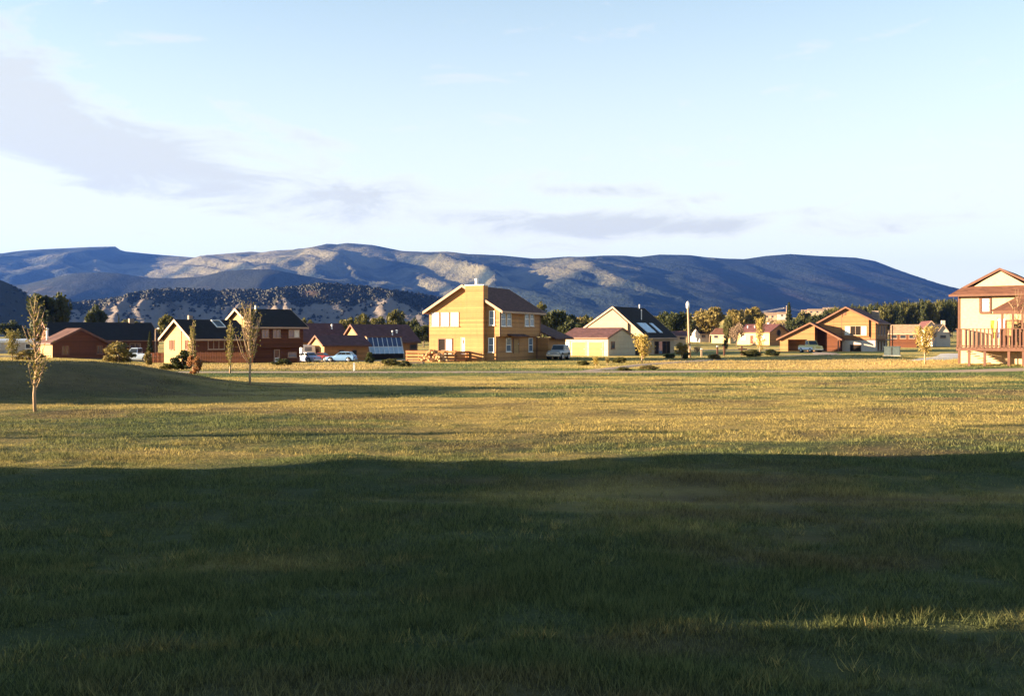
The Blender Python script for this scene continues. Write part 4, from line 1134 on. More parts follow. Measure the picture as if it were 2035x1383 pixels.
# banner on the deck
bn = S(empty('hanging_banner', (0, 0, 0)), 'white and yellow banner hanging above the raised deck railing', 'banner')
bX, bY = H.x(1982, -1.2), -1.2
bn.location = (H.X + bX * H.c - bY * H.s, H.Y + bX * H.s + bY * H.c, H.zb + zd); bn.rotation_euler = (0, 0, H.a)
MB().tube([(0, 0, 0), (0, 0, 2.3)], [0.03, 0.025], 6).build('pole', m_rtrim, bn)
def cloth(x0, x1, z0, z1, ph):
    vs, fs = [], []
    for i in range(6):
        for j in range(9):
            u, v = i / 5, j / 8
            vs.append((x0 + (x1 - x0) * u * (1 - 0.35 * (1 - v)), -0.04 + 0.09 * math.sin(u * 7 + v * 3 + ph), z0 + (z1 - z0) * v - 0.15 * u * (1 - v)))
    for i in range(5):
        for j in range(8): fs.append((i * 9 + j, (i + 1) * 9 + j, (i + 1) * 9 + j + 1, i * 9 + j + 1))
    return MB().add(vs, fs)
cloth(0.03, 0.55, 0.75, 2.2, 0).build('white_panel', plain('banner_lilac', (0.62, 0.55, 0.68), 0.8), bn, True)
cloth(-0.03, -0.5, 0.8, 2.1, 2).build('yellow_panel', plain('banner_yellow', (0.75, 0.58, 0.10), 0.8), bn, True)

# ================================================================== off-frame neighbours that throw the long shadows, plus a house and fence added for shade
def shade_house(name, label, cx, cy, wx, wy, ze_, zt_, deg=7.5, axis='y'):
    H = House(name, label, cx, cy, deg, 0.0)
    H.gable(-wx / 2, wx / 2, -wy / 2, wy / 2, ze_, ze_, zt_, axis, wall=m_cedar, roof=r_brown, trim=m_trim, oe=0.4, orr=0.02, z0=-0.4)
    H.window(Face('right', wx / 2), -1.5, 0.0, 1.0, 2.2, m_white, m_pane)
    H.door(Face('right', wx / 2), 1.2, 2.1, 0.0, 2.05, m_white)
    H.window(Face('front', -wy / 2), -1, 0.6, 1.0, 2.2, m_white, m_pane)
def edge_y(x, y_at0): return y_at0 + math.tan(SUN_AZ) * x
shade_house('neighbour_house', 'cedar house left of the view whose shadow crosses the lawn', -33, edge_y(-33, 20.75) - 5.98, 8, 11.94, 5.2, 8.0)
shade_house('nearest_house', 'cedar house beside the photographer, out of view on the left', -22, edge_y(-22, 8.2) - 6.5, 8, 13.0, 4.4, 6.8)
shade_house('mound_shade_house', 'added cedar house out of view on the left, casting shade over the mound', -56, edge_y(-56, 49.2), 9, 17.0, 6.2, 8.4, axis='x')  # added house, sized so its gable shadow covers the mound
fn = S(empty('shade_fence', (-11, edge_y(-11, 8.75), 0), R(97.5)), 'added board fence out of view on the left, shading the bright lawn strip', 'fence')  # added unseen boards, uneven so the light strip starts softly
for k in range(9): MB().box(-0.9 + k * 0.2, -0.9 + k * 0.2 + 0.19, -0.02, 0.02, -0.05, 2.0 + 0.6 * ((k * 7) % 9) / 9).build('board', m_tan, fn)
for xx in (-0.8, 0.0, 0.8): MB().box(xx - 0.05, xx + 0.05, 0.021, 0.12, -0.2, 1.65).build('post', m_tan, fn)

X, Y = -40.0, edge_y(-40, 27.4)
r = S(empty('roadside_pole', (X, Y, 0)), 'wooden pole out of view on the left whose thin shadow lies on the lawn', 'utility pole')
MB().tube([(0, 0, -0.3), (0, 0, 9.5)], [0.20, 0.15], 8).build('pole', bark('weathered_pole', (0.36, 0.25, 0.17)), r, True)
MB().box(-0.06, 0.06, -1.1, 1.1, 8.9, 9.05).build('crossarm', bark('weathered_pole', (0.36, 0.25, 0.17)), r)

# ================================================================== vehicles
m_tyre = plain('tyre_rubber', (0.02, 0.02, 0.022), 0.9)
m_rim = plain('wheel_rim', (0.45, 0.45, 0.46), 0.35, 0.5, 0.7)
m_carglass = glass('car_glass', (0.02, 0.025, 0.03), 0.05)
m_chrome = plain('chrome', (0.65, 0.65, 0.66), 0.25, 0.5, 0.9)
m_lamp = plain('headlamp', (0.75, 0.73, 0.68), 0.2, 0.6)
m_tail = plain('tail_lamp', (0.35, 0.02, 0.02), 0.3, 0.5)
def loft(secs, w_top=None):
    """secs: (x, z_low, z_high, half_width_low, half_width_high) -> closed hull with rounded shoulders"""
    m = MB(); n = 10
    for x_, z0, z1, a, b in secs:
        m.v += [(x_, -a * 0.92, z0), (x_, -a, z0 + (z1 - z0) * 0.25), (x_, -a, z0 + (z1 - z0) * 0.62), (x_, -b, z1 - (z1 - z0) * 0.12), (x_, -b * 0.86, z1),
                (x_, b * 0.86, z1), (x_, b, z1 - (z1 - z0) * 0.12), (x_, a, z0 + (z1 - z0) * 0.62), (x_, a, z0 + (z1 - z0) * 0.25), (x_, a * 0.92, z0)]
    for i in range(len(secs) - 1):
        for k in range(n):
            m.f.append((i * n + k, i * n + (k + 1) % n, (i + 1) * n + (k + 1) % n, (i + 1) * n + k))
    m.f.append(tuple(range(n))); q = (len(secs) - 1) * n
    m.f.append(tuple(range(q + n - 1, q - 1, -1)))
    return m
def paint(name, col):
    if name in MATS: return MATS[name]
    t = NT(name); n = t.noise(t.obj(), 2.0, 4)
    MATS[name] = t.bsdf(t.mix(n, [x * 0.85 for x in col], col), 0.32, 0.5); return MATS[name]
def wheel(root, x, y, r, w=0.2):
    o = MB().tube([(0, -w / 2, 0), (0, w / 2, 0)], [r, r], 16).build('wheel', m_tyre, root)
    o.location = (x, y, r)
    sg = 1 if y > 0 else -1
    MB().tube([(0, sg * w / 2, 0), (0, sg * (w / 2 + 0.015), 0)], [r * 0.6, r * 0.5], 12).build('rim', m_rim, o)
def quad(pts, th=0.012):
    a, b, c = (Vector(p) for p in pts[:3]); n = (b - a).cross(c - a).normalized() * th
    return MB().add([*pts, *[tuple(Vector(p) + n) for p in pts]], [(3, 2, 1, 0), (4, 5, 6, 7), (0, 1, 5, 4), (1, 2, 6, 5), (2, 3, 7, 6), (3, 0, 4, 7)])
def car(name, label, X, Y, deg, L, Wd, belt, top, pm, style, cat='car', z=None, low=None, lowmat=None):
    z = G(X, Y) if z is None else z
    r = S(empty(name, (X, Y, z), R(deg)), label, cat)
    h = L / 2; w = Wd / 2; wr = 0.30 if style in ('hatch', 'sedan') else 0.37
    z0 = 0.22 if style in ('hatch', 'sedan') else 0.38
    hood = belt - 0.10
    if style in ('hatch', 'sedan'):
        tail = belt - (0.02 if style == 'hatch' else 0.06)
        b = loft([(-h, z0 + .14, tail - .1, w * .9, w * .84), (-h + .12, z0, tail, w, w * .92), (-h + .9, z0, belt, w, w * .94), (h - 1.5, z0, belt, w, w * .94), (h - 1.2, z0, hood, w, w * .92), (h - .15, z0 + .02, hood - .12, w * .97, w * .86), (h, z0 + .16, hood - .22, w * .88, w * .8)])
        if style == 'hatch': c = [(-h + .18, .0, -h + .75), (h - 1.35, .0, h - 2.05)]
        else: c = [(-h + .75, 0, -h + 1.3), (h - 1.35, 0, h - 2.0)]
        xr0, xr1, xt0, xt1 = c[0][0], c[1][0], c[0][2], c[1][2]
    else:
        b = loft([(-h, z0, belt, w, w * .95), (-h + .1, z0 - .05, belt + .01, w, w * .96), (h - 1.4, z0 - .05, belt, w, w * .95), (h - 1.25, z0 - .05, belt - .02, w, w * .94), (h - .12, z0 - .02, belt - .06, w * .98, w * .9), (h, z0 + .05, belt - .16, w * .95, w * .86)])
        if style == 'pickup': xr0, xr1, xt0, xt1 = -0.35, h - 1.25, -0.3, h - 1.75
        else: xr0, xr1, xt0, xt1 = -h + .12, h - 1.3, -h + .25, h - 1.75
    b.build('body', pm, r)
    wb, wt = w * .9, w * .78
    cab = MB().add([(xr0, -wb, belt - .02), (xr1, -wb, belt - .02), (xr1, wb, belt - .02), (xr0, wb, belt - .02), (xt0, -wt, top), (xt1, -wt, top), (xt1, wt, top), (xt0, wt, top)],
                   [(3, 2, 1, 0), (4, 5, 6, 7), (0, 1, 5, 4), (1, 2, 6, 5), (2, 3, 7, 6), (3, 0, 4, 7)])
    bm = bmesh.new(); me = cab.mesh('cabin', pm); bm.from_mesh(me)
    bmesh.ops.bevel(bm, geom=[e for e in bm.edges if e.verts[0].co.z > belt and e.verts[1].co.z > belt], offset=0.07, segments=2, affect='EDGES', profile=0.6)
    bm.to_mesh(me); bm.free()
    link('cabin', me, r)
    def P(f, s, u):                                    # point on cabin side: f 0..1 along, u 0..1 up
        xb = xr0 + (xr1 - xr0) * f; xt = xt0 + (xt1 - xt0) * f
        return (xb + (xt - xb) * u, s * ((wb + (wt - wb) * u) + 0.004), belt - .02 + (top - belt + .02) * u)
    cuts = [(0.05, 0.36), (0.40, 0.68), (0.71, 0.95)] if style in ('hatch', 'sedan') else ([(0.08, 0.92)] if style == 'pickup' else [(0.05, 0.5), (0.55, 0.95)])
    for s in (-1, 1):
        for a, c_ in cuts:
            pts = [P(a, s, .18), P(c_, s, .18), P(c_, s, .86), P(a, s, .86)]
            quad(pts if s < 0 else pts[::-1]).build('side_window', m_carglass, r)
        for x_ in (-h + L * .19, h - L * .19):
            wheel(r, x_, s * (w - 0.06), wr)
            ar = MB().tube([(x_, s * (w - 0.30), wr + .03), (x_, s * (w + 0.004), wr + .03)], [wr + .07, wr + .07], 14).build('wheel_arch', m_dark, r)
        MB().box(h - .06, h + .012, s * w * .62 - .13, s * w * .62 + .13, belt - .36, belt - .24).build('headlight', m_lamp, r)
        MB().box(-h - .012, -h + .05, s * w * .68 - .12, s * w * .68 + .12, belt - .34, belt - .18).build('tail_light', m_tail, r)
    def E_(x0_, x1_, u, s): return (x0_ + (x1_ - x0_) * u, s * (wb + (wt - wb) * u) * .9, belt - .02 + (top - belt + .02) * u)
    ws = [E_(xr1 + .006, xt1 + .006, .15, -1), E_(xr1 + .006, xt1 + .006, .15, 1), E_(xr1 + .006, xt1 + .006, .88, 1), E_(xr1 + .006, xt1 + .006, .88, -1)]
    quad(ws).build('windscreen', m_carglass, r)
    rs = [E_(xr0 - .006, xt0 - .006, .2, 1), E_(xr0 - .006, xt0 - .006, .2, -1), E_(xr0 - .006, xt0 - .006, .86, -1), E_(xr0 - .006, xt0 - .006, .86, 1)]
    quad(rs).build('rear_window', m_carglass, r)
    MB().box(h - .05, h + .09, -w * .95, w * .95, z0 + .06, z0 + .2).build('front_bumper', m_chrome, r)
    MB().box(-h - .09, -h + .05, -w * .95, w * .95, z0 + .06, z0 + .2).build('rear_bumper', m_chrome, r)
    if style == 'pickup':
        m = MB().box(-h + .06, -0.42, -w * .8, w * .8, belt + .012, belt + .02)
        m.build('bed_floor', m_dark, r)
    if lowmat:
        for s in (-1, 1): MB().box(-h + .02, h - .1, s * w - .012, s * w + .012, z0 + .08, belt - .3).build('lower_panel', lowmat, r)
    return r
p_blue = paint('light_blue_paint', (0.20, 0.36, 0.62)); p_whb = paint('pale_blue_white_paint', (0.42, 0.52, 0.66)); p_wh = paint('white_car_paint', (0.72, 0.73, 0.76))
p_lav = paint('lavender_paint', (0.42, 0.44, 0.62)); p_red = paint('dark_red_paint', (0.22, 0.03, 0.03)); p_yel = paint('cream_yellow_paint', (0.60, 0.47, 0.16))
p_green = paint('dark_green_paint', (0.05, 0.08, 0.06))
Yb = 134.0
car('hatchback', 'light blue hatchback parked in front of the orange garage', at(678, Yb), Yb, 172, 4.0, 1.62, 0.90, 1.38, p_blue, 'hatch')
car('sedan', 'pale lavender car parked beside the dark red-brown house', at(607, 131), 131, 148, 4.3, 1.7, 0.86, 1.34, p_lav, 'sedan')
car('red_car', 'dark red low car between the lavender car and blue hatchback', at(634, 136), 136, 165, 3.9, 1.6, 0.82, 1.22, p_red, 'sedan')
car('pickup_truck', 'pale blue-white pickup beside the golden bush at left', at(273, 121), 121, 178, 4.4, 1.75, 1.02, 1.72, p_whb, 'pickup', 'pickup')
car('jeep', 'white and dark green jeep parked beside the cedar house', at(1110, 112), 112, 248, 3.4, 1.7, 1.05, 1.65, paint('grey_white_paint', (0.30, 0.31, 0.32)), 'suv', 'jeep', low=None, lowmat=p_green)
car('two_tone_truck', 'cream-yellow and white pickup parked before the open chalet garage', at(1611, 163), 163, -74, 4.3, 1.9, 1.15, 1.95, p_yel, 'pickup', 'pickup', lowmat=p_wh)
# white camper trailer behind the lavender car
r = S(empty('camper_trailer', (at(613, 141), 141, G(at(613, 141), 141)), R(28)), 'boxy white camper trailer between the red-brown house and orange garage', 'trailer')
me = MB().prism([(-0.95, 0.5), (0.95, 0.5), (1.05, 1.2), (0.95, 2.2), (-0.95, 2.25), (-1.05, 1.2)], 'y', 0, 2.0).mesh('body', m_white)
bm = bmesh.new(); bm.from_mesh(me); bmesh.ops.bevel(bm, geom=bm.edges[:], offset=0.06, segments=2, affect='EDGES'); bm.to_mesh(me); bm.free()
link('body', me, r)
MB().box(-0.5, 0.5, -0.03, 0.01, 1.35, 1.9).build('window', m_paneb, r); MB().box(-1.0, 1.0, -0.02, 0.012, 1.0, 1.12).build('stripe', p_lav, r)
for s in (-1, 1): wheel(r, s * 0.85, 1.0, 0.32)

# ================================================================== poles, posts, small things
m_pole = bark('weathered_pole', (0.36, 0.25, 0.17))
X, Y = at(1371, 124), 124
r = S(empty('light_pole', (X, Y, G(X, Y))), 'tall wooden light pole with white lamp head right of the solar roof', 'light pole')
zt_ = zat(604, Y) - G(X, Y)
MB().tube([(0, 0, -0.3), (-0.25, 0, zt_)], [0.17, 0.11], 10).build('pole', m_pole, r, True)
lm = MB().tube([(-0.25, 0, zt_ - 0.55), (-0.25, 0, zt_ + 0.1)], [0.20, 0.23], 10).build('lamp_head', m_white, r, True)
MB().tube([(-0.25, 0, zt_ + 0.1), (-0.25, 0, zt_ + 0.32)], [0.18, 0.05], 10).build('lamp_cap', m_white, lm, True)
MB().box(-0.06, 0.06, -0.2, -0.14, 1.1, 1.5).build('meter_box', m_metal, r)
X, Y = at(309, 128), 128
r = S(empty('street_lamp', (X, Y, G(X, Y))), 'thin street lamp with short arm left of the bright gable', 'street lamp')
zt_ = zat(654, Y) - G(X, Y)
MB().tube([(0, 0, -0.3), (0, 0, zt_)], [0.09, 0.07], 8).build('post', m_pole, r, True)
MB().tube([(0, 0, zt_ - 0.05), (0.35, -0.1, zt_ + 0.05)], [0.04, 0.04], 6).build('arm', m_pole, r)
MB().tube([(0.3, -0.1, zt_ + 0.04), (0.55, -0.15, zt_ + 0.06)], [0.12, 0.08], 8).build('lamp', m_white, r)
def util_pole(px, Y, top, label):
    X = at(px, Y); z0 = G(X, Y)
    r = S(empty('utility_pole', (X, Y, z0)), label, 'utility pole', 'power poles beyond the houses')
    h = zat(top, Y) - z0
    MB().tube([(0, 0, -0.5), (0, 0, h)], [0.24, 0.16], 8).build('pole', m_pole, r, True)
    MB().box(-1.3, 1.3, -0.08, 0.08, h - 0.9, h - 0.7).build('crossarm', m_pole, r)
    for sx in (-1.15, 0.0, 1.15): MB().tube([(sx, 0, h - 0.7 if sx else h), (sx, 0, h - 0.45 if sx else h + 0.25)], [0.09, 0.06], 6).build('insulator', m_white, r)
    return Vector((X, Y, z0 + h - 0.45))
pa = util_pole(1563, 430, 609, 'utility pole with crossarm standing against the dark conifer')
pb = util_pole(1647, 520, 612, 'utility pole behind the chalet roof at the start of the tree row')
pc = util_pole(1350, 470, 627, 'distant utility pole above the trees behind the light pole')
for k, (a, b) in enumerate(((pa, pb), (pc, pa))):
    for sx in (-1.15, 1.15):
        m = MB(); pts = []
        for i in range(17):
            u = i / 16; p = a.lerp(b, u); pts.append((p.x + sx, p.y, p.z - 4 * 1.6 * u * (1 - u)))
        m.tube(pts, [0.035] * 17, 4)
        S(m.build('power_line', m_metal), ('%s power wire sagging between the %s' % ('left' if sx < 0 else 'right', ('conifer pole and chalet pole', 'distant pole and conifer pole')[k])), 'wire', 'overhead wires')
X, Y = on_ground(1773, 707)
r = S(empty('transformer_box', (X, Y, G(X, Y)), R(-25)), 'grey-green metal transformer box on the grass right of the chalet', 'utility box')
m_gg = plain('green_grey_metal', (0.055, 0.075, 0.08), 0.5)
MB().box(-0.95, 0.95, -0.6, 0.6, -0.1, 1.15).build('cabinet', m_gg, r); MB().box(-1.02, 1.02, -0.68, 0.68, 1.151, 1.24).build('lid', m_gg, r)
MB().box(-1.1, 1.1, -0.8, 0.8, -0.3, 0.06).build('plinth', m_conc, r); MB().box(-0.04, 0.04, -0.63, -0.601, 0.1, 1.1).build('door_seam', m_dark, r)
for px, py, h, lb in ((1425.5, 707, 1.25, 'short orange post with white top right of the light pole'), (1439, 707, 1.2, 'plain short orange post beside the white-topped post'), (1474, 706, 1.15, 'short red post with a cross rail near the berm'), (1394, 709, 1.0, 'short pale stake between the light pole and orange posts')):
    X, Y = on_ground(px, py)
    r = S(empty('marker_post', (X, Y, G(X, Y))), lb, 'post', 'short posts along the field')
    MB().box(-0.10, 0.10, -0.10, 0.10, -0.3, h).build('post', m_rtrim if px > 1400 else m_tan, r)
    MB().box(-0.12, 0.12, -0.12, 0.12, h + 0.001, h + 0.12).build('cap', m_white if px < 1430 else m_rtrim, r)
    if 1470 < px < 1480:
        MB().box(-0.5, 0.75, -0.06, 0.06, 0.75, 0.92).build('rail', m_rtrim, r)
X, Y = on_ground(703.5, 738)
r = S(empty('path_marker', (X, Y, G(X, Y))), 'small white marker stake beside the path under the blue hatchback', 'stake')
MB().box(-0.07, 0.07, -0.03, 0.03, -0.2, 0.62).build('stake', m_white, r); MB().box(-0.075, 0.075, -0.035, 0.035, 0.50, 0.56).build('band', m_metal, r)
# red picket fence before the skylight house
fx0, fx1, fY = at(291, 119), at(330, 119), 119
r = S(empty('picket_fence', (fx0, fY, G(fx0, fY)), R(0)), 'weathered red board fence between the pickup and the bright gable', 'fence')
pk = MB().prism([(-0.07, -0.3), (0.07, -0.3), (0.07, 1.15), (0.0, 1.25), (-0.07, 1.15)], 'y', -0.015, 0.015).mesh('picket', m_deck)
n_ = int((fx1 - fx0) / 0.17)
for k in range(n_):
    o = link('picket', pk, r); o.location = (k * 0.17, 0.02 * math.sin(k * 2.1), -0.03 * math.cos(k * 1.3))
for z_ in (0.3, 0.9): MB().box(-0.05, n_ * 0.17, 0.02, 0.07, z_, z_ + 0.09).build('rail', m_deck, r)
fb0 = at(392, 104)
r = S(empty('garden_fence', (fb0, 104, G(fb0, 104)), R(3)), 'low dark red fence in front of the skylight house front wall', 'fence')
n_ = 34
for k in range(n_):
    o = link('picket', pk, r); o.location = (k * 0.17, 0.0, -0.02 * math.cos(k * 1.7)); o.scale = (1, 1, 1.0)
for z_ in (0.3, 0.9): MB().box(-0.05, n_ * 0.17, 0.02, 0.07, z_, z_ + 0.09).build('rail', m_deck, r)
# landscape timber by the deck
X, Y = at(806, 95), 95
r = S(empty('landscape_timber', (X, Y, G(X, Y)), R(4)), 'long brown landscape timber lying left of the firewood pile', 'timber')
MB().box(-2.4, 1.8, -0.12, 0.12, -0.05, 0.2).build('beam', m_tan, r)
for xx in (-2.2, 1.6): MB().box(xx - 0.05, xx + 0.05, -0.19, -0.121, -0.2, 0.25).build('peg', m_tan, r)

# ================================================================== trees and shrubs
lf_dark = leafmat('dark_foliage', (0.020, 0.030, 0.010), (0.060, 0.066, 0.020))
lf_olive = leafmat('olive_foliage', (0.050, 0.056, 0.014), (0.125, 0.112, 0.030))
lf_gold = leafmat('golden_foliage', (0.105, 0.088, 0.026), (0.235, 0.178, 0.055))
lf_yel = leafmat('yellow_foliage', (0.23, 0.175, 0.04), (0.43, 0.325, 0.085))
lf_grey = leafmat('grey_twigs', (0.16, 0.11, 0.075), (0.27, 0.19, 0.12), 0.1)
lf_rust = leafmat('rust_foliage', (0.17, 0.075, 0.03), (0.33, 0.16, 0.06))
lf_green = leafmat('sapling_foliage', (0.095, 0.10, 0.022), (0.23, 0.185, 0.05))
b_grey = bark('grey_bark', (0.16, 0.12, 0.09)); b_pale = bark('pale_bark', (0.36, 0.25, 0.16))
def leaves(name, cent, size, mat, seed, flat=0.0):
    r_ = np.random.default_rng(seed); n = len(cent)
    a = r_.normal(size=(n, 3)); a /= np.linalg.norm(a, axis=1)[:, None]
    b = np.cross(a, r_.normal(size=(n, 3))); b /= np.linalg.norm(b, axis=1)[:, None]
    s = size * r_.uniform(0.6, 1.4, n)[:, None]
    V = np.stack([cent - a * s * 0.62, cent + b * s * 0.38, cent + a * s * 0.62, cent - b * s * 0.38], 1).reshape(-1, 3)
    return raw_mesh(name, V, np.arange(4 * n).reshape(n, 4), mat)
PROTO = {}
def broad(key, mat, seed, n=2400, size=0.055, shape=(0.5, 0.5, 0.42), clusters=30, trunk=0.22, fill=0.72, lean=0.0):
    """unit-height broadleaf crown (height 1, base at 0)"""
    if key in PROTO: return PROTO[key]
    r_ = np.random.default_rng(seed)
    C_ = r_.normal(size=(clusters, 3)); C_ /= np.linalg.norm(C_, axis=1)[:, None]
    C_ *= (r_.uniform(0.35, 1.0, clusters) ** 0.5)[:, None]
    C_ = C_ * np.array(shape) * np.array([0.72, 0.72, fill])
    top = 1 - shape[2]
    C_[:, 2] += top * 0.98 if fill < 0.9 else 0.42
    rad = r_.uniform(0.10, 0.19, clusters)
    w = rad ** 2; w /= w.sum()
    pick = r_.choice(clusters, n, p=w)
    d = r_.normal(size=(n, 3)); d /= np.linalg.norm(d, axis=1)[:, None]
    q = C_[pick] + d * (rad[pick] * r_.uniform(0.55, 1.08, n))[:, None] * np.array([1, 1, 0.85])
    q[:, 2] = np.clip(q[:, 2], 0.06, None)
    tm = MB(); tm.tube([(0, 0, -0.03), (0.01, 0, trunk), (lean, 0, top)], [0.035, 0.026, 0.014], 7)
    for k in range(min(9, clusters)):
        c = C_[k]; s0 = trunk * (0.8 + 0.5 * (k % 3) / 2)
        tm.tube([(0.01, 0, s0), tuple(np.array([0, 0, s0]) * 0.5 + c * 0.5 + np.array([0, 0, -0.02])), tuple(c)], [0.014, 0.009, 0.003], 5)
    PROTO[key] = (tm.mesh('trunk', b_grey, True), leaves('crown', q, size, mat, seed + 1))
    return PROTO[key]
def conifer(key, mat, seed, n=2200, wide=0.2):
    if key in PROTO: return PROTO[key]
    r_ = np.random.default_rng(seed)
    z = 1 - r_.random(n) ** 0.6 * 0.94
    layer = 0.75 + 0.25 * np.sin(z * 60)
    rad = wide * (1.02 - z) * layer * np.sqrt(r_.uniform(0.25, 1, n)); a = r_.uniform(0, 6.283, n)
    q = np.stack([np.cos(a) * rad, np.sin(a) * rad, z - 0.1 * rad], -1)
    tm = MB().tube([(0, 0, -0.03), (0, 0, 0.97)], [0.022, 0.004], 7)
    PROTO[key] = (tm.mesh('trunk', b_grey, True), leaves('crown', q, 0.05, mat, seed + 1))
    return PROTO[key]
def plant(name, proto, X, Y, h, wide, label, cat='tree', group=None, rot=None, zoff=0.0):
    tm, cm = PROTO[proto]
    r = S(empty(name, (X, Y, G(X, Y) + zoff), rot if rot is not None else random.uniform(0, 6.28)), label, cat, group)
    for nm, me in (('trunk', tm), ('crown', cm)):
        o = link(nm, me, r); o.scale = (wide, wide, h)
    return r
def tree_px(name, proto, px, Y, top, wpx, label, base_w=1.0, **kw):
    """a tree at distance Y whose measured crown top / width fix its real height and spread"""
    X = at(px, Y); h = (zat(top, Y) - G(X, Y)) * (1.06 if base_w == 1.0 else 1.0); wd = wpx / F_PX * Y / base_w * (1.12 if base_w == 1.0 else 1.0)
    return plant(name, proto, X, Y, h, wd, label, **kw)
broad('dark_a', lf_dark, 21, 2600, 0.075); broad('dark_b', lf_dark, 22, 2400, 0.075, (0.5, 0.5, 0.36), 26)
broad('olive_a', lf_olive, 23, 2600, 0.07); broad('olive_b', lf_olive, 24, 2400, 0.075, (0.5, 0.5, 0.38), 24)
broad('gold_a', lf_gold, 25, 2600, 0.065, (0.5, 0.5, 0.40), 34); broad('gold_b', lf_gold, 26, 2400, 0.07, (0.5, 0.5, 0.44), 24)
broad('twigs', lf_grey, 27, 1500, 0.05, (0.5, 0.5, 0.42), 26)
broad('column', lf_olive, 28, 2200, 0.06, (0.5, 0.5, 0.47), 44, 0.08)
broad('bush', lf_olive, 29, 2200, 0.085, (0.52, 0.52, 0.46), 26, 0.08, 0.95); broad('bush_gold', lf_gold, 30, 2000, 0.085, (0.52, 0.52, 0.46), 26, 0.08, 0.95)
broad('bush_dark', lf_dark, 31, 2000, 0.085, (0.52, 0.52, 0.46), 24, 0.08, 0.95); broad('bush_rust', lf_rust, 32, 2000, 0.08, (0.52, 0.52, 0.47), 26, 0.08, 0.95)
conifer('cone', lf_dark, 33)
broad('wood_a', lf_dark, 41, 2200, 0.06, (0.5, 0.5, 0.47), 46, 0.1); broad('wood_b', lf_olive, 42, 2200, 0.06, (0.5, 0.5, 0.46), 42, 0.1); broad('wood_c', leafmat('wood_foliage', (0.030, 0.040, 0.012), (0.085, 0.082, 0.024)), 43, 2200, 0.06, (0.5, 0.5, 0.46), 50, 0.1)
T = [('dark_a', 97, 190, 574, 80, 'big round dark tree behind the log building at far left'),
     ('dark_b', 191, 215, 612, 46, 'square dark tree above the long black roof'),
     ('olive_b', 258, 230, 636, 50, 'olive tree right of the brick chimney on the black roof'),
     ('olive_a', 330, 165, 627, 40, 'green tree directly behind the bright left gable'),
     ('dark_b', 18, 240, 640, 46, 'low dark tree behind the mobile home at the left edge'),
     ('dark_a', 52, 255, 648, 40, 'small dark tree between the mobile home and log building'),
     ('olive_b', 602, 250, 633, 20, 'small olive tree above the dark house roof end'),
     ('olive_a', 617, 255, 636, 18, 'tiny olive tree left of the white clay cone'),
     ('olive_b', 692, 262, 633, 40, 'low olive tree left of the plum roof apex'),
     ('olive_a', 722, 260, 624, 36, 'round olive tree above the left of the solar house roof'),
     ('olive_b', 752, 270, 630, 36, 'broad olive tree above the middle of the solar house roof'),
     ('olive_a', 786, 255, 617, 44, 'tall olive tree above the right of the solar house roof'),
     ('dark_b', 818, 280, 636, 34, 'dark tree right of the plum roof end'),
     ('dark_a', 842, 225, 641, 38, 'dark tree against the left wall of the cedar house'),
     ('dark_b', 826, 220, 655, 26, 'low dark tree left of the cedar house'),
     ('olive_a', 1074, 235, 602, 34, 'olive tree rising behind the cedar house right eave'),
     ('dark_a', 1100, 240, 610, 50, 'dark tree right of the cedar house eave'),
     ('dark_b', 1126, 250, 622, 40, 'dark tree above the cedar house rear wing'),
     ('gold_b', 1148, 262, 625, 34, 'golden-topped tree left of the tan gable'),
     ('olive_b', 1166, 270, 628, 34, 'olive tree touching the left rake of the tan gable'),
     ('dark_b', 1140, 215, 640, 60, 'wide dark tree above the garage roof'),
     ('olive_b', 1308, 300, 626, 30, 'olive tree behind the ridge end of the dark solar roof'),
     ('dark_a', 1338, 262, 614, 54, 'dark tree left of the light pole'),
     ('olive_a', 1366, 290, 621, 36, 'olive tree directly behind the light pole'),
     ('gold_a', 1411, 300, 610, 68, 'largest round golden tree right of the light pole'),
     ('gold_b', 1461, 322, 609, 42, 'golden tree behind the slim green poplar'),
     ('gold_a', 1500, 305, 609, 44, 'round golden tree above the yellow house roof'),
     ('dark_b', 1482, 345, 626, 32, 'dark tree between two round golden trees'),
     ('twigs', 1464, 238, 641, 30, 'pale leafless tree right of the slim green poplar'),
     ('olive_b', 1600, 400, 619, 36, 'olive tree above the chalet garage ridge'),
     ('dark_a', 1624, 385, 620, 38, 'dark tree left of the chalet gable apex'),
     ('dark_b', 1584, 380, 634, 34, 'low dark tree behind the chalet garage left slope'),
     ('twigs', 1540, 330, 632, 44, 'pale brushy tree above the yellow house gable')]
for i, (pr, px, Y, top, w, lb) in enumerate(T):
    tree_px('broadleaf_tree', pr, px, Y, top, w, lb, group='trees behind the houses')
tree_px('poplar_tree', 'column', 1446, 240, 622, 18, 'slim green poplar left of the yellow house', group=None)
tree_px('conifer_tree', 'cone', 1568, 425, 601, 30, 'tall dark conifer behind the yellow house and utility pole', base_w=0.4)
tree_px('conifer_shrub', 'cone', 298, 140, 658, 20, 'dark pointed evergreen left of the street lamp', base_w=0.4)
tree_px('conifer_shrub', 'cone', 236, 225, 624, 10, 'small dark spire beside the brick chimney', base_w=0.4)
rr = random.Random(9)
k = 0
ORD = ['first', 'second', 'third', 'fourth', 'fifth', 'sixth', 'seventh', 'eighth', 'ninth', 'tenth', 'eleventh', 'twelfth', 'thirteenth', 'fourteenth', 'fifteenth', 'sixteenth', 'seventeenth', 'eighteenth', 'nineteenth', 'twentieth', 'twenty-first', 'twenty-second']
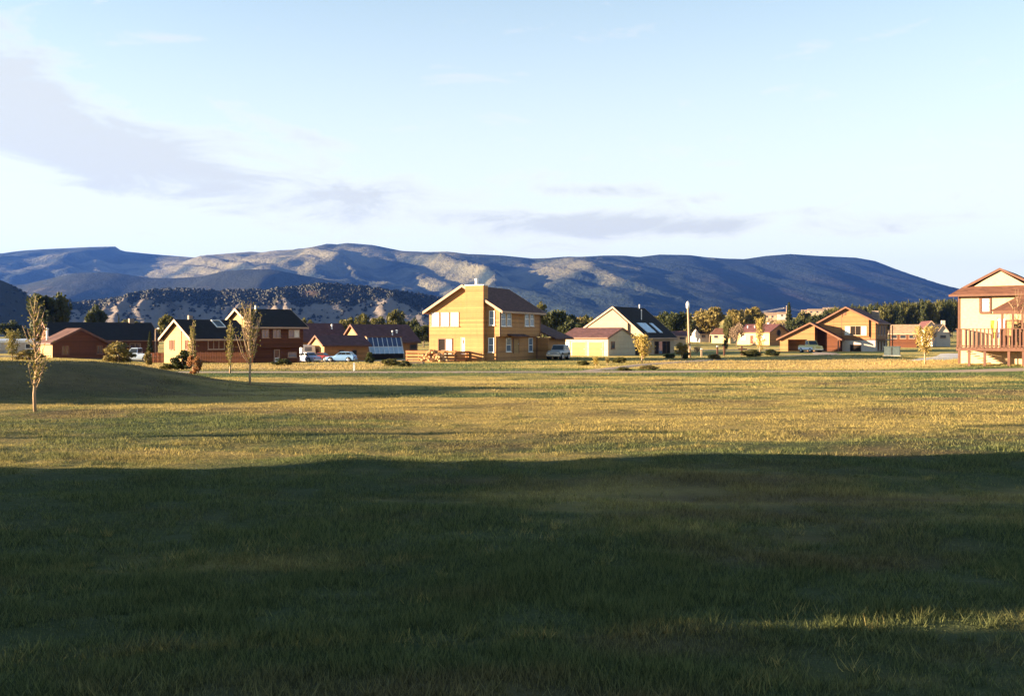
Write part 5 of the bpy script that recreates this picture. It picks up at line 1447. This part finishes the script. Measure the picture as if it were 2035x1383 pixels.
for row, (Y0, dy) in enumerate(((400, 0), (425, -2), (450, -4))):
    px = 1640 + row * 5; j = 0
    while px < 1925:
        top = np.interp(px, [1640, 1700, 1760, 1800, 1850, 1900, 1940], [612, 606, 601, 598, 595, 592, 592]) + dy * 0.5 + rr.uniform(-2, 5)
        if row == 0: lb = '%s tree from the left in the front of the long dense row' % ORD[j]
        else: lb = 'tree standing half hidden behind the front of the long dense row'
        tree_px('row_tree', ('wood_a', 'wood_b', 'wood_c')[k % 3], px, Y0 + rr.uniform(-8, 8), top, rr.uniform(20, 30), lb, group='long tree row at right' if row == 0 else 'trees behind the long tree row')
        px += rr.uniform(13, 19); k += 1; j += 1
SH = [('bush_gold', 'shrub', 237, 721, 678, 62, 'large golden-green bush right of the log building'),
      ('bush_rust', 'shrub', 387, 744, 703, 30, 'rust-coloured shrub at the right foot of the mound'),
      ('bush_dark', 'shrub', 362, 735, 694, 44, 'dark hedge bush before the bright left gable'),
      ('bush', 'shrub', 332, 735, 722, 30, 'low green shrub at the back of the mound'),
      ('bush_gold', 'shrub', 294, 726, 697, 16, 'small golden shrub by the red board fence'),
      ('bush_dark', 'shrub', 735, 722, 699, 18, 'round dark shrub before the solar glass'),
      ('bush', 'shrub', 778, 727, 712, 40, 'low green shrubs left of the redwood deck'),
      ('bush_dark', 'shrub', 804, 729, 716, 26, 'low dark shrub at the deck corner'),
      ('bush_dark', 'shrub', 560, 726, 712, 40, 'dark low bush before the red-brown house'),
      ('bush_dark', 'shrub', 1361, 714, 691, 18, 'dark shrub left of the light pole foot'),
      ('bush_gold', 'shrub', 1420, 715, 703, 26, 'low straw-coloured tuft at the orange posts'),
      ('bush', 'shrub', 1495, 709, 694, 44, 'scrubby bush left of the chalet garage'),
      ('bush_dark', 'shrub', 1535, 707, 693, 30, 'dark shrub at the chalet garage corner'),
      ('bush_dark', 'shrub', 1866, 676, 655, 30, 'dark shrub before the white houses'),
      ('bush', 'shrub', 1838, 680, 660, 22, 'green shrub left of the white houses'),
      ('bush', 'shrub', 1160, 726, 716, 26, 'low green bush before the garage doors'),
      ('bush', 'shrub', 1232, 722, 709, 30, 'low green bush right of the garage'),
      ('bush', 'shrub', 1240, 738, 729, 30, 'low bush right of the branching path'),
      ('bush_gold', 'shrub', 1290, 735, 726, 40, 'low dry bush under the golden willow sapling'),
      ('bush_dark', 'shrub', 1330, 712, 703, 26, 'low dark bush before the dark solar roof house'),
      ('bush_rust', 'shrub', 1950, 716, 706, 60, 'reddish scrub heap under the raised deck'),
      ('bush_dark', 'shrub', 2034, 712, 680, 30, 'dark shrub at the right edge under the deck rail'),
      ('bush_gold', 'shrub', 60, 716, 694, 60, 'rust and gold hedge left of the log building')]
for pr, nm, px, py, top, w, lb in SH:
    X, Y = on_ground(px, py)
    tree_px(nm, pr, px, Y, top, w, lb, cat='shrub', group='shrubs in the gardens')

def sapling(name, px, py, top, wpx, label, mat, nb=16, nl=1400, fork=0.16, lsize=0.09, up=0.8, trunk_r=0.035, seed=1, tiers=None, Y=None):
    if Y is None: X, Y = on_ground(px, py)
    else: X = at(px, Y)
    z0 = G(X, Y); h = zat(top, Y) - z0; hw = wpx / F_PX * Y / 2
    r_ = np.random.default_rng(seed)
    r = S(empty(name, (X, Y, z0)), label, 'tree', 'young staked saplings')
    tm = MB(); wob = [(0.03 * math.sin(k * 1.7 + seed), 0.03 * math.cos(k * 1.3 + seed)) for k in range(7)]
    pts = [(wob[k][0] * (k > 0), wob[k][1] * (k > 0), -0.1 + (h + 0.1) * k / 6) for k in range(7)]
    tm.tube(pts, [trunk_r * (1.05 - 0.95 * k / 6) + 0.004 for k in range(7)], 7)
    P, pr = [], tiers or [(fork, 1.0, 1.0)]
    bm_ = MB()
    for t0, t1, wf in pr:
        nbt = max(4, int(nb * (t1 - t0) / sum(b - a for a, b, _ in pr)))
        for k in range(nbt):
            f = t0 + (t1 - t0) * 0.75 * (k + r_.random()) / nbt
            a = r_.uniform(0, 6.283)
            ln = hw * wf * (1.0 - 0.55 * (f - t0) / (1 - t0 + 1e-3)) * r_.uniform(0.6, 1.15)
            rise = min(up * ln * r_.uniform(1.0, 2.4), (t1 - f) * h * 0.98)
            p0 = np.array([0, 0, f * h]); p3 = np.array([math.cos(a) * ln, math.sin(a) * ln, f * h + rise])
            p1 = p0 + (p3 - p0) * np.array([0.55, 0.55, 0.35]); 
            bm_.tube([tuple(p0), tuple(p1), tuple(p3)], [trunk_r * 0.42, trunk_r * 0.30, trunk_r * 0.12], 5)
            m_ = max(4, int(nl / nbt / len(pr)))
            u = r_.uniform(0.15, 1.08, m_)[:, None]
            q = np.where(u < 0.5, p0 + (p1 - p0) * u * 2, p1 + (p3 - p1) * (u - 0.5) * 2)
            P.append(q + r_.normal(0, 0.07 * hw + 0.05, (m_, 3)))
        m_ = int(nl * 0.12)
        q = np.zeros((m_, 3)); q[:, 2] = r_.uniform(t0 + 0.1 * (t1 - t0), t1, m_) * h
        P.append(q + r_.normal(0, 0.05 * hw + 0.04, (m_, 3)))
    tm.build('trunk', b_pale, r, True)
    bm_.build('branches', b_pale, r, True)
    link('crown', leaves('crown', np.concatenate(P), lsize, mat, seed + 5), r)
    return r
sapling('sapling', 70, 820, 588, 62, 'nearest sapling with leafy top on the left lawn', lf_green, 36, 480, lsize=0.062, trunk_r=0.055, seed=3, tiers=[(0.17, 0.48, 1.0), (0.42, 1.0, 0.75)], up=1.3)
sapling('sapling', 497, 765, 602, 52, 'tall narrow sapling standing at the right foot of the mound', lf_green, 40, 620, 0.22, 0.08, 1.9, 0.06, 4)
sapling('sapling', 457, 742, 641, 18, 'slim dark-footed sapling just left of the tall narrow one', lf_green, 18, 550, 0.1, 0.10, 2.5, 0.06, 5)
sapling('sapling', 383, 738, 640, 20, 'slim sapling before the right end of the bright gable', lf_green, 18, 550, 0.05, 0.10, 2.5, 0.06, 6)
sapling('sapling', 24, 716, 655, 28, 'small leafy sapling near the left edge before the mobile home', lf_green, 16, 1100, 0.1, 0.13, 1.2, 0.06, 7)
sapling('sapling', 1838, 724, 651, 44, 'bright yellow sapling on the lawn left of the raised deck', lf_yel, 28, 1500, 0.25, 0.10, 1.1, 0.06, 8)
sapling('sapling', 2023, 728, 575, 54, 'sparse bare sapling in front of the stucco house', lf_gold, 20, 500, 0.28, 0.06, 1.0, 0.045, 9)
sapling('sapling', 1276, 722, 668, 42, 'golden willow-like sapling before the tan house door', lf_yel, 28, 1500, 0.12, 0.13, 1.0, 0.07, 10)
sapling('sapling', 1355, 716, 684, 26, 'round-headed golden sapling left of the light pole', lf_gold, 14, 1600, 0.35, 0.13, 0.6, 0.06, 11)
sapling('sapling', 1510, 703, 632, 24, 'tall yellow-green sapling before the yellow house', lf_yel, 26, 1400, 0.06, 0.17, 2.2, 0.07, 12)
sapling('sapling', 1184, 731, 710, 12, 'tiny golden sapling at the path fork', lf_yel, 8, 500, 0.2, 0.09, 1.2, 0.03, 13)
sapling('sapling', 1207, 727, 713, 8, 'tiny bare stake-like sapling right of the path fork sapling', lf_gold, 6, 250, 0.3, 0.08, 1.2, 0.03, 14)
sapling('sapling', 1442, 700, 676, 14, 'small olive sapling below the slim poplar', lf_olive, 10, 700, 0.2, 0.14, 1.0, 0.05, 15)
sapling('sapling', 1385, 706, 690, 16, 'small bare sapling right of the light pole foot', lf_grey, 10, 300, 0.2, 0.12, 1.0, 0.05, 16)
